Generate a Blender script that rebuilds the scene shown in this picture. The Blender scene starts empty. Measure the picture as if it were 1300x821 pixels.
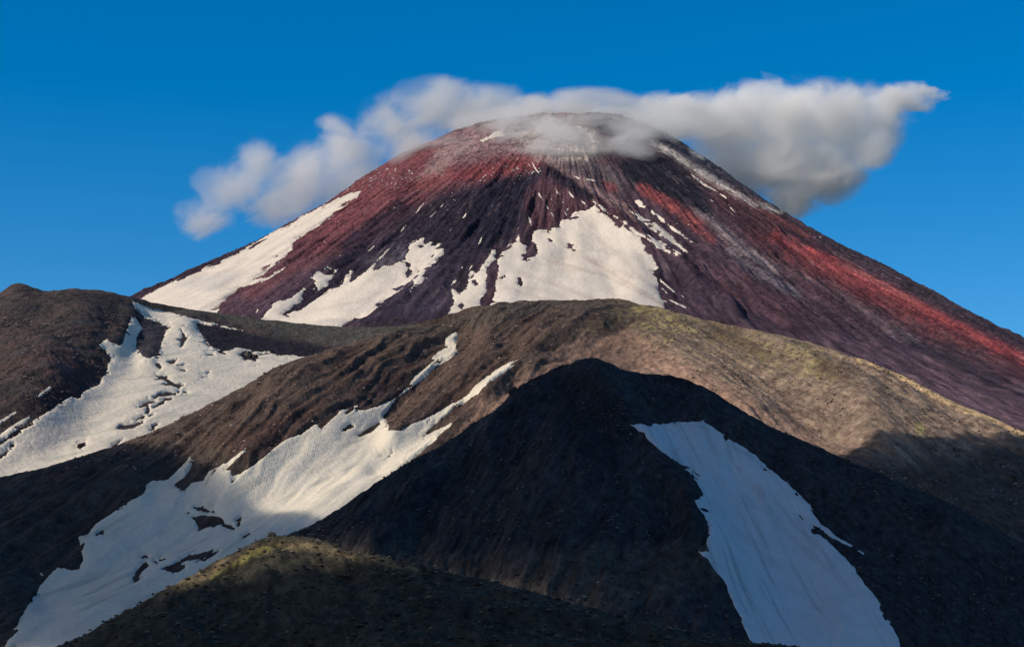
import bpy, bmesh, math, random
import numpy as np
from mathutils import Vector

random.seed(7)
RNG = np.random.default_rng(11)
R = math.radians
SC = bpy.context.scene
COL = SC.collection

# ------------------------------------------------------------------ camera
# The photograph is described on a 1300 x 821 frame; F is the focal length in those pixels.
PW, PH, F = 1300.0, 821.0, 2426.0
PITCH = math.atan((870.0 - PH / 2) / F)          # level ground would lie just under the frame
FWD = np.array([0, math.cos(PITCH), math.sin(PITCH)])
UP = np.array([0, -math.sin(PITCH), math.cos(PITCH)])


def ray(px, py):
    px = np.asarray(px, float); py = np.asarray(py, float)
    a = (px - PW / 2) / F; b = (PH / 2 - py) / F
    x = a
    y = FWD[1] + b * UP[1]
    z = FWD[2] + b * UP[2]
    return x, y, z


def azel(px, py):
    """azimuth and tan(elevation) of a line of sight"""
    x, y, z = ray(px, py)
    return np.arctan2(x, y), z / np.hypot(x, y)


def proj(X, Y, Z):
    d = Y * FWD[1] + Z * FWD[2]
    d = np.where(np.abs(d) < 1e-3, 1e-3, d)
    u = (Y * UP[1] + Z * UP[2]) / d
    return PW / 2 + F * X / d, PH / 2 - F * u


def at(px, py, dist):
    x, y, z = ray(px, py)
    h = math.hypot(x, y)
    return np.array([x / h * dist, y / h * dist, z / h * dist])


# ------------------------------------------------------------------ numeric noise
def _hash(ix, iy, seed):
    h = (ix.astype(np.int64) * 374761393 + iy.astype(np.int64) * 668265263 + seed * 974634777) & 0xFFFFFFFF
    h = ((h ^ (h >> 13)) * 1274126177) & 0xFFFFFFFF
    return (h ^ (h >> 16)) & 0xFFFF


GA = np.linspace(0, 2 * np.pi, 65536, endpoint=False)
GC, GS = np.cos(GA).astype(np.float32), np.sin(GA).astype(np.float32)


def perlin(x, y, seed=0):
    x = np.asarray(x, np.float64); y = np.asarray(y, np.float64)
    x0 = np.floor(x); y0 = np.floor(y)
    fx = (x - x0).astype(np.float32); fy = (y - y0).astype(np.float32)
    x0 = x0.astype(np.int64); y0 = y0.astype(np.int64)
    u = fx * fx * fx * (fx * (fx * 6 - 15) + 10)
    v = fy * fy * fy * (fy * (fy * 6 - 15) + 10)

    def g(dx, dy):
        h = _hash(x0 + dx, y0 + dy, seed)
        return GC[h] * (fx - dx) + GS[h] * (fy - dy)
    a = g(0, 0); b = g(1, 0); c = g(0, 1); d = g(1, 1)
    a = a + u * (b - a); c = c + u * (d - c)
    return (a + v * (c - a)) * 1.5


def fbm(x, y, octaves=4, seed=0, gain=0.5, lac=2.03):
    s = 0; amp = 1.0; tot = 0
    for o in range(octaves):
        s = s + amp * perlin(x, y, seed + o * 17)
        tot += amp
        amp *= gain
        x = x * lac + 13.7; y = y * lac - 7.3
    return s / tot


def ridged(x, y, octaves=3, seed=0, gain=0.5):
    s = 0; amp = 1.0; tot = 0
    for o in range(octaves):
        s = s + amp * (1 - np.abs(perlin(x, y, seed + o * 31)) * 2)
        tot += amp
        amp *= gain
        x = x * 2.07 + 5.1; y = y * 2.07 + 9.2
    return s / tot


def sstep(a, b, x):
    t = np.clip((x - a) / (b - a), 0, 1)
    return t * t * (3 - 2 * t)


def curve(pts, x):
    """smooth monotone-ish cubic through the points (x, y)"""
    p = np.array(sorted(pts), float)
    X, Y = p[:, 0], p[:, 1]
    dx = np.diff(X); s = np.diff(Y) / dx
    m = np.empty_like(Y)
    m[1:-1] = (s[:-1] * dx[1:] + s[1:] * dx[:-1]) / (dx[:-1] + dx[1:])
    m[0] = s[0]; m[-1] = s[-1]
    x = np.asarray(x, float)
    i = np.clip(np.searchsorted(X, x) - 1, 0, len(X) - 2)
    h = dx[i]; t = (x - X[i]) / h
    out = ((1 + 2 * t) * (1 - t) ** 2 * Y[i] + t * (1 - t) ** 2 * h * m[i]
           + t * t * (3 - 2 * t) * Y[i + 1] + t * t * (t - 1) * h * m[i + 1])
    out = np.where(x < X[0], Y[0] + m[0] * (x - X[0]), out)
    return np.where(x > X[-1], Y[-1] + m[-1] * (x - X[-1]), out)


# ------------------------------------------------------------------ outlines
def seg_dist(px, py, pts, widths=None):
    """distance to a polyline minus its (varying) half width"""
    best = np.full(px.shape, 1e9)
    for k in range(len(pts) - 1):
        (ax, ay), (bx, by) = pts[k], pts[k + 1]
        vx, vy = bx - ax, by - ay
        t = np.clip(((px - ax) * vx + (py - ay) * vy) / (vx * vx + vy * vy + 1e-9), 0, 1)
        d = np.hypot(px - ax - t * vx, py - ay - t * vy)
        if widths is not None:
            d = d - (widths[k] + t * (widths[k + 1] - widths[k]))
        best = np.minimum(best, d)
    return best


def poly_sd(px, py, poly):
    """signed distance to a closed outline, positive inside"""
    inside = np.zeros(px.shape, bool)
    best = np.full(px.shape, 1e9)
    n = len(poly)
    for k in range(n):
        (ax, ay), (bx, by) = poly[k], poly[(k + 1) % n]
        vx, vy = bx - ax, by - ay
        t = np.clip(((px - ax) * vx + (py - ay) * vy) / (vx * vx + vy * vy + 1e-9), 0, 1)
        best = np.minimum(best, (px - ax - t * vx) ** 2 + (py - ay - t * vy) ** 2)
        if ay != by:
            c = ((ay > py) != (by > py)) & (px < (bx - ax) * (py - ay) / (by - ay) + ax)
            inside ^= c
    return np.where(inside, 1, -1) * np.sqrt(best)


def local(pts, px, py, m):
    p = np.array(pts)
    return ((px > p[:, 0].min() - m) & (px < p[:, 0].max() + m)
            & (py > p[:, 1].min() - m) & (py < p[:, 1].max() + m))


# ------------------------------------------------------------------ colours
def lin(c):
    c = np.array(c, float) / 255
    return np.where(c <= .04045, c / 12.92, ((c + .055) / 1.055) ** 2.4)


LIT = lin((236, 222, 200))                       # what clean sunlit snow looks like in the photograph


def alb(r, g, b, k=.95):
    """base colour of a rock that looks like (r,g,b) in the sun"""
    return np.clip(lin((r, g, b)) / LIT * .84 * k * np.array((1, .98, .92)), .004, .9)


# ------------------------------------------------------------------ objects and materials
def tag(o, label, cat, kind=None, group=None):
    o['label'] = label; o['category'] = cat
    if kind: o['kind'] = kind
    if group: o['group'] = group
    return o


def mesh_obj(name, V, Fq, mat, colors=None, smooth=True):
    me = bpy.data.meshes.new(name)
    V = np.ascontiguousarray(V, np.float32); Fq = np.ascontiguousarray(Fq, np.int32)
    n, k = Fq.shape
    me.vertices.add(len(V)); me.vertices.foreach_set('co', V.ravel())
    me.loops.add(n * k); me.loops.foreach_set('vertex_index', Fq.ravel())
    me.polygons.add(n)
    me.polygons.foreach_set('loop_start', np.arange(0, n * k, k, dtype=np.int32))
    me.polygons.foreach_set('use_smooth', np.full(n, smooth))
    me.update(calc_edges=True)
    if colors is not None:
        a = me.color_attributes.new('albedo', 'FLOAT_COLOR', 'POINT')
        c = np.ones((len(V), 4), np.float32); c[:, :3] = colors
        a.data.foreach_set('color', c.ravel())
    me.materials.append(mat)
    o = bpy.data.objects.new(name, me)
    COL.objects.link(o)
    return o


def nodes_of(name):
    m = bpy.data.materials.new(name); m.use_nodes = True
    nt = m.node_tree; nt.nodes.clear()
    return m, nt


def N(nt, kind, **kw):
    n = nt.nodes.new(kind)
    for k, v in kw.items():
        if isinstance(k, str) and hasattr(n, k): setattr(n, k, v)
    return n


def noise_node(nt, vec, scale, detail=5, rough=.6, dist=0.0):
    n = nt.nodes.new('ShaderNodeTexNoise')
    n.inputs['Scale'].default_value = scale; n.inputs['Detail'].default_value = detail
    n.inputs['Roughness'].default_value = rough; n.inputs['Distortion'].default_value = dist
    nt.links.new(vec, n.inputs['Vector'])
    return n.outputs['Fac']


def math_node(nt, op, a, b=None, c=None, clamp=False):
    n = nt.nodes.new('ShaderNodeMath'); n.operation = op; n.use_clamp = clamp
    for i, v in enumerate((a, b, c)):
        if v is None: continue
        if isinstance(v, (int, float)): n.inputs[i].default_value = v
        else: nt.links.new(v, n.inputs[i])
    return n.outputs[0]


def mat_ground(name, grain, vary=.5, bump=.6, bump_dist=2.0, rough=.95, speckle=.7):
    """volcanic soil and scree: vertex base colour broken up by noise at several sizes"""
    m, nt = nodes_of(name)
    L = nt.links.new
    geo = nt.nodes.new('ShaderNodeTexCoord').outputs['Object']
    att = nt.nodes.new('ShaderNodeAttribute'); att.attribute_name = 'albedo'
    n1 = noise_node(nt, geo, 1 / grain, 6, .68)
    n2 = noise_node(nt, geo, 1 / (grain * 9), 5, .6, .6)
    s = math_node(nt, 'ADD', math_node(nt, 'MULTIPLY', n1, .65), math_node(nt, 'MULTIPLY', n2, .35))
    k = math_node(nt, 'MULTIPLY_ADD', math_node(nt, 'SUBTRACT', s, .5), vary * 4, 1.0)
    n3 = noise_node(nt, geo, 1 / (grain * .42), 2, .5)
    n4 = noise_node(nt, geo, 1 / (grain * 5), 3, .6)
    def step(a, lo, hi):
        r = nt.nodes.new('ShaderNodeMapRange'); r.inputs['From Min'].default_value = lo; r.inputs['From Max'].default_value = hi
        L(a, r.inputs['Value']); return r.outputs[0]
    k = math_node(nt, 'MULTIPLY_ADD', math_node(nt, 'MULTIPLY', step(n3, .58, .68), step(n4, .38, .6)), speckle, k)
    k = math_node(nt, 'MULTIPLY_ADD', step(n3, .43, .33), -.6 * speckle, k)
    k = math_node(nt, 'MAXIMUM', k, .25)
    vm = nt.nodes.new('ShaderNodeVectorMath'); vm.operation = 'SCALE'
    L(att.outputs['Color'], vm.inputs[0]); L(k, vm.inputs['Scale'])
    bs = nt.nodes.new('ShaderNodeBsdfPrincipled')
    bs.inputs['Roughness'].default_value = rough
    bs.inputs['Specular IOR Level'].default_value = .12
    L(vm.outputs[0], bs.inputs['Base Color'])
    bp = nt.nodes.new('ShaderNodeBump'); bp.inputs['Strength'].default_value = bump
    bp.inputs['Distance'].default_value = bump_dist
    L(n1, bp.inputs['Height']); L(bp.outputs[0], bs.inputs['Normal'])
    out = nt.nodes.new('ShaderNodeOutputMaterial'); L(bs.outputs[0], out.inputs['Surface'])
    return m


def mat_snow(name, grain, ripple=0.0):
    m, nt = nodes_of(name)
    L = nt.links.new
    geo = nt.nodes.new('ShaderNodeTexCoord').outputs['Object']
    att = nt.nodes.new('ShaderNodeAttribute'); att.attribute_name = 'albedo'
    n1 = noise_node(nt, geo, 1 / grain, 5, .6)
    n2 = noise_node(nt, geo, 1 / (grain * 12), 4, .6, 1.0)
    k = math_node(nt, 'ADD', math_node(nt, 'MULTIPLY_ADD', n1, .26, .93 - .13),
                  math_node(nt, 'MULTIPLY_ADD', n2, .36, .07 - .18))
    vm = nt.nodes.new('ShaderNodeVectorMath'); vm.operation = 'SCALE'
    L(att.outputs['Color'], vm.inputs[0]); L(k, vm.inputs['Scale'])
    bs = nt.nodes.new('ShaderNodeBsdfPrincipled')
    bs.inputs['Roughness'].default_value = .7
    bs.inputs['Specular IOR Level'].default_value = .15
    L(vm.outputs[0], bs.inputs['Base Color'])
    bp = nt.nodes.new('ShaderNodeBump'); bp.inputs['Strength'].default_value = .75
    bp.inputs['Distance'].default_value = grain * .35
    h = n1
    if ripple:
        w = nt.nodes.new('ShaderNodeTexWave'); w.wave_type = 'BANDS'; w.bands_direction = 'X'
        w.inputs['Scale'].default_value = 1 / ripple; w.inputs['Distortion'].default_value = 5
        w.inputs['Detail'].default_value = 3; w.inputs['Detail Scale'].default_value = .35
        L(geo, w.inputs['Vector'])
        h = math_node(nt, 'MULTIPLY_ADD', w.outputs['Fac'], .045, n1)
    L(h, bp.inputs['Height']); L(bp.outputs[0], bs.inputs['Normal'])
    out = nt.nodes.new('ShaderNodeOutputMaterial'); L(bs.outputs[0], out.inputs['Surface'])
    return m


# ------------------------------------------------------------------ terrain
class Land:
    """a regular grid of ground points (rows from the far side to the near side)"""
    def __init__(s, X, Y, Z, fu, fv, front):
        s.X, s.Y, s.Z = X, Y, Z
        s.fu, s.fv = fu, fv          # coordinates across and down the slope, in metres
        s.front = front              # the side that faces the valley
        s.reproject()

    def reproject(s):
        s.px, s.py = proj(s.X, s.Y, s.Z)

    def raise_along(s, pts, width, amp, widths=None):
        """a rib (amp > 0) or a gully (amp < 0) along a line"""
        m = local(pts, s.px, s.py, width * 4) & s.front
        d = seg_dist(s.px[m], s.py[m], pts)
        s.Z[m] += amp * np.exp(-(d / width) ** 2)

    def paint_start(s, base):
        s.C = np.empty(s.X.shape + (3,)); s.C[:] = base
        s.e1 = fbm(s.fu / 9, s.fv / 42, 4, 301)        # streaky edge noise
        s.e2 = fbm(s.fu / 3.5, s.fv / 6, 3, 302)

    def mix(s, mask, col, where=None):
        if where is None:
            s.C += mask[..., None] * (np.asarray(col) - s.C)
        else:
            s.C[where] += mask[..., None] * (np.asarray(col) - s.C[where])

    def poly(s, pts, col, soft=8, rough=8, amt=1.0, break_up=0.0):
        m = local(pts, s.px, s.py, soft + rough + 4) & s.front
        sd = poly_sd(s.px[m], s.py[m], pts) + rough * (s.e1[m] * 1.2 + s.e2[m] * .5)
        k = sstep(-soft, soft, sd) * amt
        if break_up: k = k * sstep(-.3 * break_up, .35, s.e1[m] + .5 * s.e2[m] + .25 * (1 - break_up))
        s.mix(k, col, m)

    def stroke(s, pts, w, col, soft=3, rough=3, amt=1.0):
        w = list(w) if hasattr(w, '__len__') else [w] * len(pts)
        m = local(pts, s.px, s.py, max(w) + soft + rough + 4) & s.front
        sd = -seg_dist(s.px[m], s.py[m], pts, w) + rough * (s.e1[m] * 1.2 + s.e2[m] * .6)
        k = sstep(-soft, soft, sd) * amt
        brk = getattr(s, 'brk', 0)
        if brk: k = k * (1 - brk * sstep(.2, -.3, s.e1[m] + .8 * s.e2[m]))
        s.mix(k, col, m)

    def speck(s, col, amt, thresh, su, sv, seed, where=None):
        n = fbm(s.fu / su, s.fv / sv, 3, seed)
        k = sstep(thresh, thresh + .22, n) * amt
        if where is not None: k = k * where
        s.mix(k, col)

    def build(s, name, mat):
        r, c = s.X.shape
        idx = np.arange(r * c).reshape(r, c)
        q = np.stack([idx[:-1, :-1], idx[1:, :-1], idx[1:, 1:], idx[:-1, 1:]], -1).reshape(-1, 4)
        V = np.stack([s.X, s.Y, s.Z], -1).reshape(-1, 3)
        return mesh_obj(name, V, q, mat, np.clip(s.C, .003, .9).reshape(-1, 3))

    def near(s, px, py):
        d = (s.px - px) ** 2 + (s.py - py) ** 2 + np.where(s.front, 0, 1e6)
        i = np.unravel_index(np.argmin(d), d.shape)
        return np.array([s.X[i], s.Y[i], s.Z[i]])


def snow_field(land, polys, holes=(), strokes=(), hole_strokes=(), rough=1.6, streak=1.5, margin=14, islands=10.0, spot=(14, 24)):
    """signed depth of a snow patch (in picture-size units), positive inside"""
    sd = np.full(land.X.shape, -99.0)
    for p in polys:
        m = local(p, land.px, land.py, margin) & land.front
        sd[m] = np.maximum(sd[m], poly_sd(land.px[m], land.py[m], p))
    for p, w in strokes:
        w = list(w) if hasattr(w, '__len__') else [w] * len(p)
        m = local(p, land.px, land.py, margin) & land.front
        sd[m] = np.maximum(sd[m], -seg_dist(land.px[m], land.py[m], p, w))
    for p in holes:
        m = local(p, land.px, land.py, margin) & land.front
        sd[m] = np.minimum(sd[m], -poly_sd(land.px[m], land.py[m], p))
    for p, w in hole_strokes:
        w = list(w) if hasattr(w, '__len__') else [w] * len(p)
        m = local(p, land.px, land.py, margin) & land.front
        sd[m] = np.minimum(sd[m], seg_dist(land.px[m], land.py[m], p, w))
    m = sd > -12
    n = fbm(land.fu[m] / spot[0], land.fv[m] / spot[1], 4, 177, .6)
    sd[m] -= islands * sstep(.16, .5, n) * sstep(17, 3, sd[m])
    sd[m] += streak * land.e1[m] * 1.6 + rough * land.e2[m] * 1.3
    return sd


def main_piece(cell):
    """only the largest connected piece of a mask of cells"""
    todo = set(map(tuple, np.argwhere(cell))); best = []
    while todo:
        st_ = [todo.pop()]; got = list(st_)
        while st_:
            i, j = st_.pop()
            for a in (-1, 0, 1):
                for b in (-1, 0, 1):
                    k = (i + a, j + b)
                    if k in todo: todo.remove(k); st_.append(k); got.append(k)
        if len(got) > len(best): best = got
    out = np.zeros_like(cell)
    for k in best: out[k] = True
    return out


def build_snow(land, sd, mat, label, thick=1.2, lift=.45, group=None, tint=None, smoothZ=None, name='snow_patch', cat='snow patch', solo=False):
    """the patch as a sheet of real thickness whose rim dips under the soil"""
    r, c = land.X.shape
    keep = sd > -2.2
    cell = keep[:-1, :-1] | keep[1:, :-1] | keep[1:, 1:] | keep[:-1, 1:]
    pos = sd > 0
    okc = pos[:-1, :-1] | pos[1:, :-1] | pos[1:, 1:] | pos[:-1, 1:]
    cell &= okc
    if not cell.any(): return None
    if name == 'snow_streak' or solo: cell = main_piece(cell)
    idx = np.arange(r * c).reshape(r, c)
    q = np.stack([idx[:-1, :-1], idx[1:, :-1], idx[1:, 1:], idx[:-1, 1:]], -1)[cell]
    used, inv = np.unique(q.ravel(), return_inverse=True)
    s = sd.ravel()[used]
    h = np.where(s > 0, thick * (1 - np.exp(-s * lift / thick)), s * lift)
    Z = land.Z.ravel()[used]
    if smoothZ is not None:
        k = sstep(.5, 7, s) * .95
        Z = Z + k * (smoothZ.ravel()[used] - Z)
    V = np.stack([land.X.ravel()[used], land.Y.ravel()[used], Z + h], -1)
    if tint is None: C = np.full((len(used), 3), .84) * np.array([1, .985, .955])
    else: C = tint.reshape(-1, 3)[used]
    o = mesh_obj(name, V, inv.reshape(-1, 4), mat, C)
    tag(o, label, cat, None, group)
    return o


def blur(Z, n):
    for _ in range(n):
        P = np.pad(Z, 1, mode='edge')
        Z = (P[:-2, 1:-1] + P[2:, 1:-1] + P[1:-1, :-2] + P[1:-1, 2:] + 2 * Z) / 6
    return Z


def snow_tint(land, dirt, streak_u, streak_v, seed, warm=(.84, .825, .79), dirt_col=(.46, .40, .34)):
    n = fbm(land.fu / streak_u, land.fv / streak_v, 5, seed)
    k = sstep(.05, .6, n) * dirt
    C = np.empty(land.X.shape + (3,)); C[:] = warm
    C += k[..., None] * (np.array(dirt_col) - C)
    return C


def smooth1(v, n):
    k = np.ones(n) / n
    return np.convolve(np.pad(v, n // 2, mode='edge'), k, 'valid')[:len(v)]


def ridge_land(crest, dist, slope, round_w, Tback, Tfront, cols, rows, px0, px1, back_slope=.45, skew=1.0, shear=0.0, base_flat=None, detail_reach=110.0):
    """a ridge: its crest line at real distances, falling away on both sides"""
    a, t = azel([p[0] for p in crest], [p[1] for p in crest])
    cr = list(zip(a, t))
    da, _ = azel([p[0] for p in dist], [600] * len(dist))
    dc_pts = list(zip(da, [p[1] for p in dist]))
    sa, _ = azel([p[0] for p in slope], [600] * len(slope))
    sl_pts = list(zip(sa, [p[1] for p in slope]))
    A = np.linspace(azel(px0, 600)[0], azel(px1, 600)[0], cols)
    te = curve(cr, A); dc = curve(dc_pts, A); sl = curve(sl_pts, A)
    ts = smooth1(te, cols // 10)
    zc = ts * dc
    zd = (te - ts) * dc
    k = np.linspace(0, 1, rows)
    nb = int(rows * .14)
    T = np.concatenate([np.linspace(-Tback, 0, nb, endpoint=False) , Tfront * np.linspace(0, 1, rows - nb) ** skew])
    T = T[:, None] + 0 * A[None]
    D = dc[None] - T
    w = round_w
    fall = np.where(T > 0, sl[None], back_slope) * (np.sqrt(T * T + w * w) - w)
    if base_flat is not None:                    # the foot of the slope flattens out
        z1 = base_flat
        Z = zc[None] - fall
        Z = z1 + (np.sqrt((Z - z1) ** 2 + (15 if base_flat > 0 else 5) ** 2) + (Z - z1)) / 2
        Z = np.where(T > 0, Z, zc[None] - fall)
    else:
        Z = zc[None] - fall
    Z = Z + zd[None] * np.exp(-np.abs(T) / detail_reach)
    X = D * np.sin(A)[None]; Y = D * np.cos(A)[None]
    fu = X + shear * T; fv = T.copy()
    L = Land(X, Y, Z, fu, fv, T > -2)
    L.T = T; L.te = te
    return L


def fit_crest(L, win=31, reach=130.0):
    """settle the ground so that the broad line of the crest keeps its height under the added relief"""
    for _ in range(2):
        H = np.hypot(L.X, L.Y)
        te = L.Z / H
        i = np.argmax(np.where(np.abs(L.T) < 260, te, -9), 0)
        c = np.arange(te.shape[1])
        dz = smooth1((L.te - te[i, c]) * H[i, c], win)
        L.Z += dz[None] * np.exp(-(L.T / reach) ** 2)
    L.reproject()


# ================================================================== sun direction
SUN_AZ, SUN_EL = R(-118), R(36)
SUN = np.array([math.sin(SUN_AZ) * math.cos(SUN_EL), math.cos(SUN_AZ) * math.cos(SUN_EL), math.sin(SUN_EL)])

# ================================================================== VOLCANO
AX = at(715, 143, 4850.0)                         # axis of the cone, at the summit
CX, CY, ZTOP = AX


def side_profile(pts, sign):
    out = []
    for px, py in pts:
        x, y, z = ray(px, py)
        t = CY / y                                # where this line of sight crosses the plane of the axis
        out.append((sign * (x * t - CX), z * t))
    return out


LEFT = side_profile([(600, 158), (560, 172), (500, 197), (450, 229), (400, 263), (350, 289), (300, 315), (230, 345), (165, 374), (100, 402), (0, 440), (-200, 500), (-400, 550)], -1)
RIGHT = side_profile([(830, 160), (870, 182), (900, 202), (950, 237), (1000, 270), (1050, 298), (1100, 323), (1150, 350), (1200, 376), (1250, 398), (1300, 423), (1400, 468), (1600, 545), (1800, 605)], 1)
TOPZ = [(0, ZTOP - 4), (90, ZTOP - 2), (160, ZTOP - 6)]
FRONT = [(0, ZTOP - 4), (90, ZTOP - 3), (160, ZTOP - 14), (240, ZTOP - 48), (400, ZTOP - 150), (800, ZTOP - 405), (1200, ZTOP - 640), (1600, ZTOP - 845), (2000, ZTOP - 1010), (2700, ZTOP - 1230)]
th = np.concatenate([np.linspace(-180, -100, 70, endpoint=False), np.linspace(-100, 100, 1150, endpoint=False), np.linspace(100, 180, 71)])
TH = np.radians(th)[None]
rr = np.concatenate([np.linspace(2, 120, 30, endpoint=False), np.linspace(120, 1500, 430, endpoint=False), np.linspace(1500, 2500, 60)])
RR = rr[:, None] + 0 * TH
TH = TH + 0 * RR
zl = curve(TOPZ + LEFT, rr)[:, None]; zr = curve(TOPZ + RIGHT, rr)[:, None]; zf = curve(FRONT, rr)[:, None]
wl = (1 + np.sin(TH)) / 2; wl = wl * wl * (3 - 2 * wl)
side = zl + (zr - zl) * wl
wf = np.clip(np.cos(TH), 0, 1) ** 1.25
Z = side + (zf - side) * wf
X = CX + RR * np.sin(TH); Y = CY - RR * np.cos(TH)
fu = TH * 620.0; fv = RR.copy()
V = Land(X, Y, Z, fu, fv, np.cos(TH) > -.35)
# big ribs and gullies that run down from the summit
V.raise_along([(688, 206), (740, 236), (800, 278), (860, 318), (930, 372)], 12, 16)
V.raise_along([(770, 215), (810, 240), (880, 285)], 16, -16)
V.raise_along([(668, 240), (672, 300), (640, 380)], 9, 7)
V.raise_along([(640, 230), (600, 300), (560, 390)], 18, -9)
V.raise_along([(500, 250), (420, 320), (300, 400)], 13, 10)
V.raise_along([(450, 240), (360, 300), (220, 390)], 22, -10)
V.raise_along([(545, 330), (500, 370), (450, 410)], 8, 8)
V.raise_along([(510, 310), (440, 370), (370, 410)], 16, -8)
V.raise_along([(840, 165), (900, 210), (985, 268)], 7, 7)
V.raise_along([(900, 300), (1000, 370), (1100, 430)], 10, 9)
V.raise_along([(1000, 310), (1100, 362), (1300, 445)], 22, -9)
amp = sstep(280, 950, RR)
g1 = ridged(TH * 16 + .25 * perlin(TH * 9, RR / 260, 5), RR / 900, 3, 41)
g2 = ridged(TH * 52 + .3 * perlin(TH * 20, RR / 120, 6), RR / 420, 3, 43)
V.Z += (g1 - .3) * (.5 + 15 * amp) + (g2 - .3) * (.2 + 7.5 * amp)
rough_n = fbm(X / 46, Y / 46, 6, 50, .58)
rim = 1 - sstep(250, 420, RR)
V.Z += rough_n * (5 + 2.5 * amp + 5 * rim * sstep(.1, .5, np.sin(TH)))
SKYLINE = [(-60, 455), (60, 414), (100, 400), (165, 374), (230, 345), (300, 315), (350, 289), (400, 263), (450, 229), (500, 197), (560, 172), (600, 158), (650, 149), (700, 145), (750, 144), (790, 148), (830, 160), (870, 182), (900, 202), (950, 237), (1000, 270), (1050, 298), (1100, 323), (1150, 350), (1200, 376), (1250, 398), (1300, 423), (1360, 452)]
bx = np.arange(-60, 1361, 10.0)
for it in range(5):
    V.reproject()
    b = np.round((V.px + 60) / 10).astype(int)
    ok = (b >= 0) & (b < len(bx))
    top = np.full(len(bx), 1e9); np.minimum.at(top, b[ok], V.py[ok])
    e = smooth1(np.interp(bx, *zip(*SKYLINE)) - top, 9)
    V.Z -= np.interp(PW / 2 + F * V.X / (CY * FWD[1] + 1150 * FWD[2]), bx, e) * 1.9
V.reproject()
V1 = [[(178, 379), (196, 369), (226, 355), (249, 344), (270, 336), (284, 331), (307, 318), (335, 302), (353, 291), (367, 285), (362, 290), (382, 275), (410, 262), (440, 247), (459, 242), (450, 253), (431, 267), (406, 286), (387, 297), (372, 308), (370, 318), (355, 332), (334, 348), (322, 355), (341, 352), (362, 339), (341, 354), (320, 362), (303, 367), (284, 383), (275, 397), (268, 425), (170, 410)]]
V2 = [[(329, 402), (352, 383), (371, 378), (387, 362), (401, 346), (414, 338), (420, 342), (413, 348), (431, 341), (417, 357), (416, 363), (399, 372), (389, 378), (371, 390), (359, 400), (385, 392), (396, 384), (417, 369), (433, 362), (440, 348), (451, 338), (447, 348), (440, 360), (459, 350), (468, 341), (480, 330), (495, 313), (482, 330), (474, 343), (496, 336), (514, 330), (519, 316), (519, 311), (531, 304), (541, 299), (538, 308), (533, 314), (545, 309), (553, 304), (547, 312), (562, 308), (556, 316), (564, 314), (563, 321), (552, 334), (539, 343), (538, 350), (545, 353), (528, 364), (517, 374), (528, 355), (532, 343), (524, 355), (505, 369), (482, 387), (466, 401), (450, 406), (436, 413), (420, 425), (330, 420)]]
V3 = [[(569, 399), (576, 383), (573, 366), (583, 372), (593, 366), (596, 344), (607, 344), (616, 333), (625, 318), (629, 318), (630, 329), (618, 340), (616, 353), (618, 370), (609, 381), (611, 390), (606, 420), (560, 420)]]
V4 = [[(622, 387), (628, 375), (629, 359), (634, 342), (631, 331), (638, 320), (644, 313), (650, 310), (655, 307), (658, 298), (662, 307), (668, 313), (668, 320), (665, 327), (679, 326), (683, 318), (681, 313), (676, 307), (677, 293), (690, 291), (697, 296), (701, 288), (712, 287), (712, 281), (723, 276), (730, 269), (743, 267), (754, 262), (768, 273), (788, 284), (803, 296), (814, 302), (818, 311), (829, 326), (836, 340), (829, 344), (833, 353), (836, 370), (845, 388), (852, 415), (610, 415)]]
V5 = [[(790, 280), (803, 290), (823, 301), (840, 311), (862, 324), (851, 323), (832, 313), (818, 303), (805, 296)]]
V6 = [[(800, 268), (814, 274), (834, 285), (851, 298), (862, 309), (867, 315), (853, 309), (840, 300), (823, 287), (810, 277)]]
V.e1 = fbm(V.fu / 9, V.fv / 42, 4, 301); V.e2 = fbm(V.fu / 3.5, V.fv / 6, 3, 302)
mskV = sstep(-3, 5, snow_field(V, V1 + V2 + V3 + V4 + V5 + V6, rough=.5, streak=.5, islands=0))
V.Z += mskV * .95 * (blur(V.Z, 30) - V.Z)
VS = V.Z.copy()
V.Z += (ridged(X / 22, Y / 22, 4, 61, .65) - .35) * 11 * sstep(.35, .8, np.sin(TH)) * sstep(900, 500, RR) * sstep(60, 200, RR)
V.Z += (ridged(X / 45, Y / 45, 4, 63, .6) - .3) * 9 * sstep(420, 260, RR)
fine = fbm(X / 9, Y / 9, 4, 60, .6)
V.Z += fine * (1 - .92 * mskV) * (2.6 + 1.4 * sstep(-.2, .3, fbm(X / 120, Y / 120, 3, 62)))
V.reproject()

V.paint_start(alb(70, 48, 55))  # bluish purple of the distant air is painted into the cone's rock colours
V.brk = .45
iso = sstep(760, 340, RR)
V.e1 += iso * (fbm(X / 40, Y / 40, 4, 303) - V.e1); V.e2 += iso * (fbm(X / 13, Y / 13, 3, 304) - V.e2)
top_fade = sstep(300, 760, RR)
st = fbm(TH * 60, RR / 330, 5, 71, .6) * top_fade + (1 - top_fade) * fbm(X / 40, Y / 60, 5, 72, .6)            # streaks of scree running down the cone
st2 = fbm(TH * 150, RR / 200, 4, 77, .65) * top_fade + (1 - top_fade) * fbm(X / 20, Y / 20, 4, 78)
st3 = fbm(X / 7, Y / 7, 3, 79, .7)
pn = fbm(X / 150, Y / 150, 4, 73)
V.mix(sstep(.0, .45, st) * .7, alb(46, 36, 48))
V.mix(sstep(.08, .5, -st + .4 * pn) * .6, alb(98, 62, 62))
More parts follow.
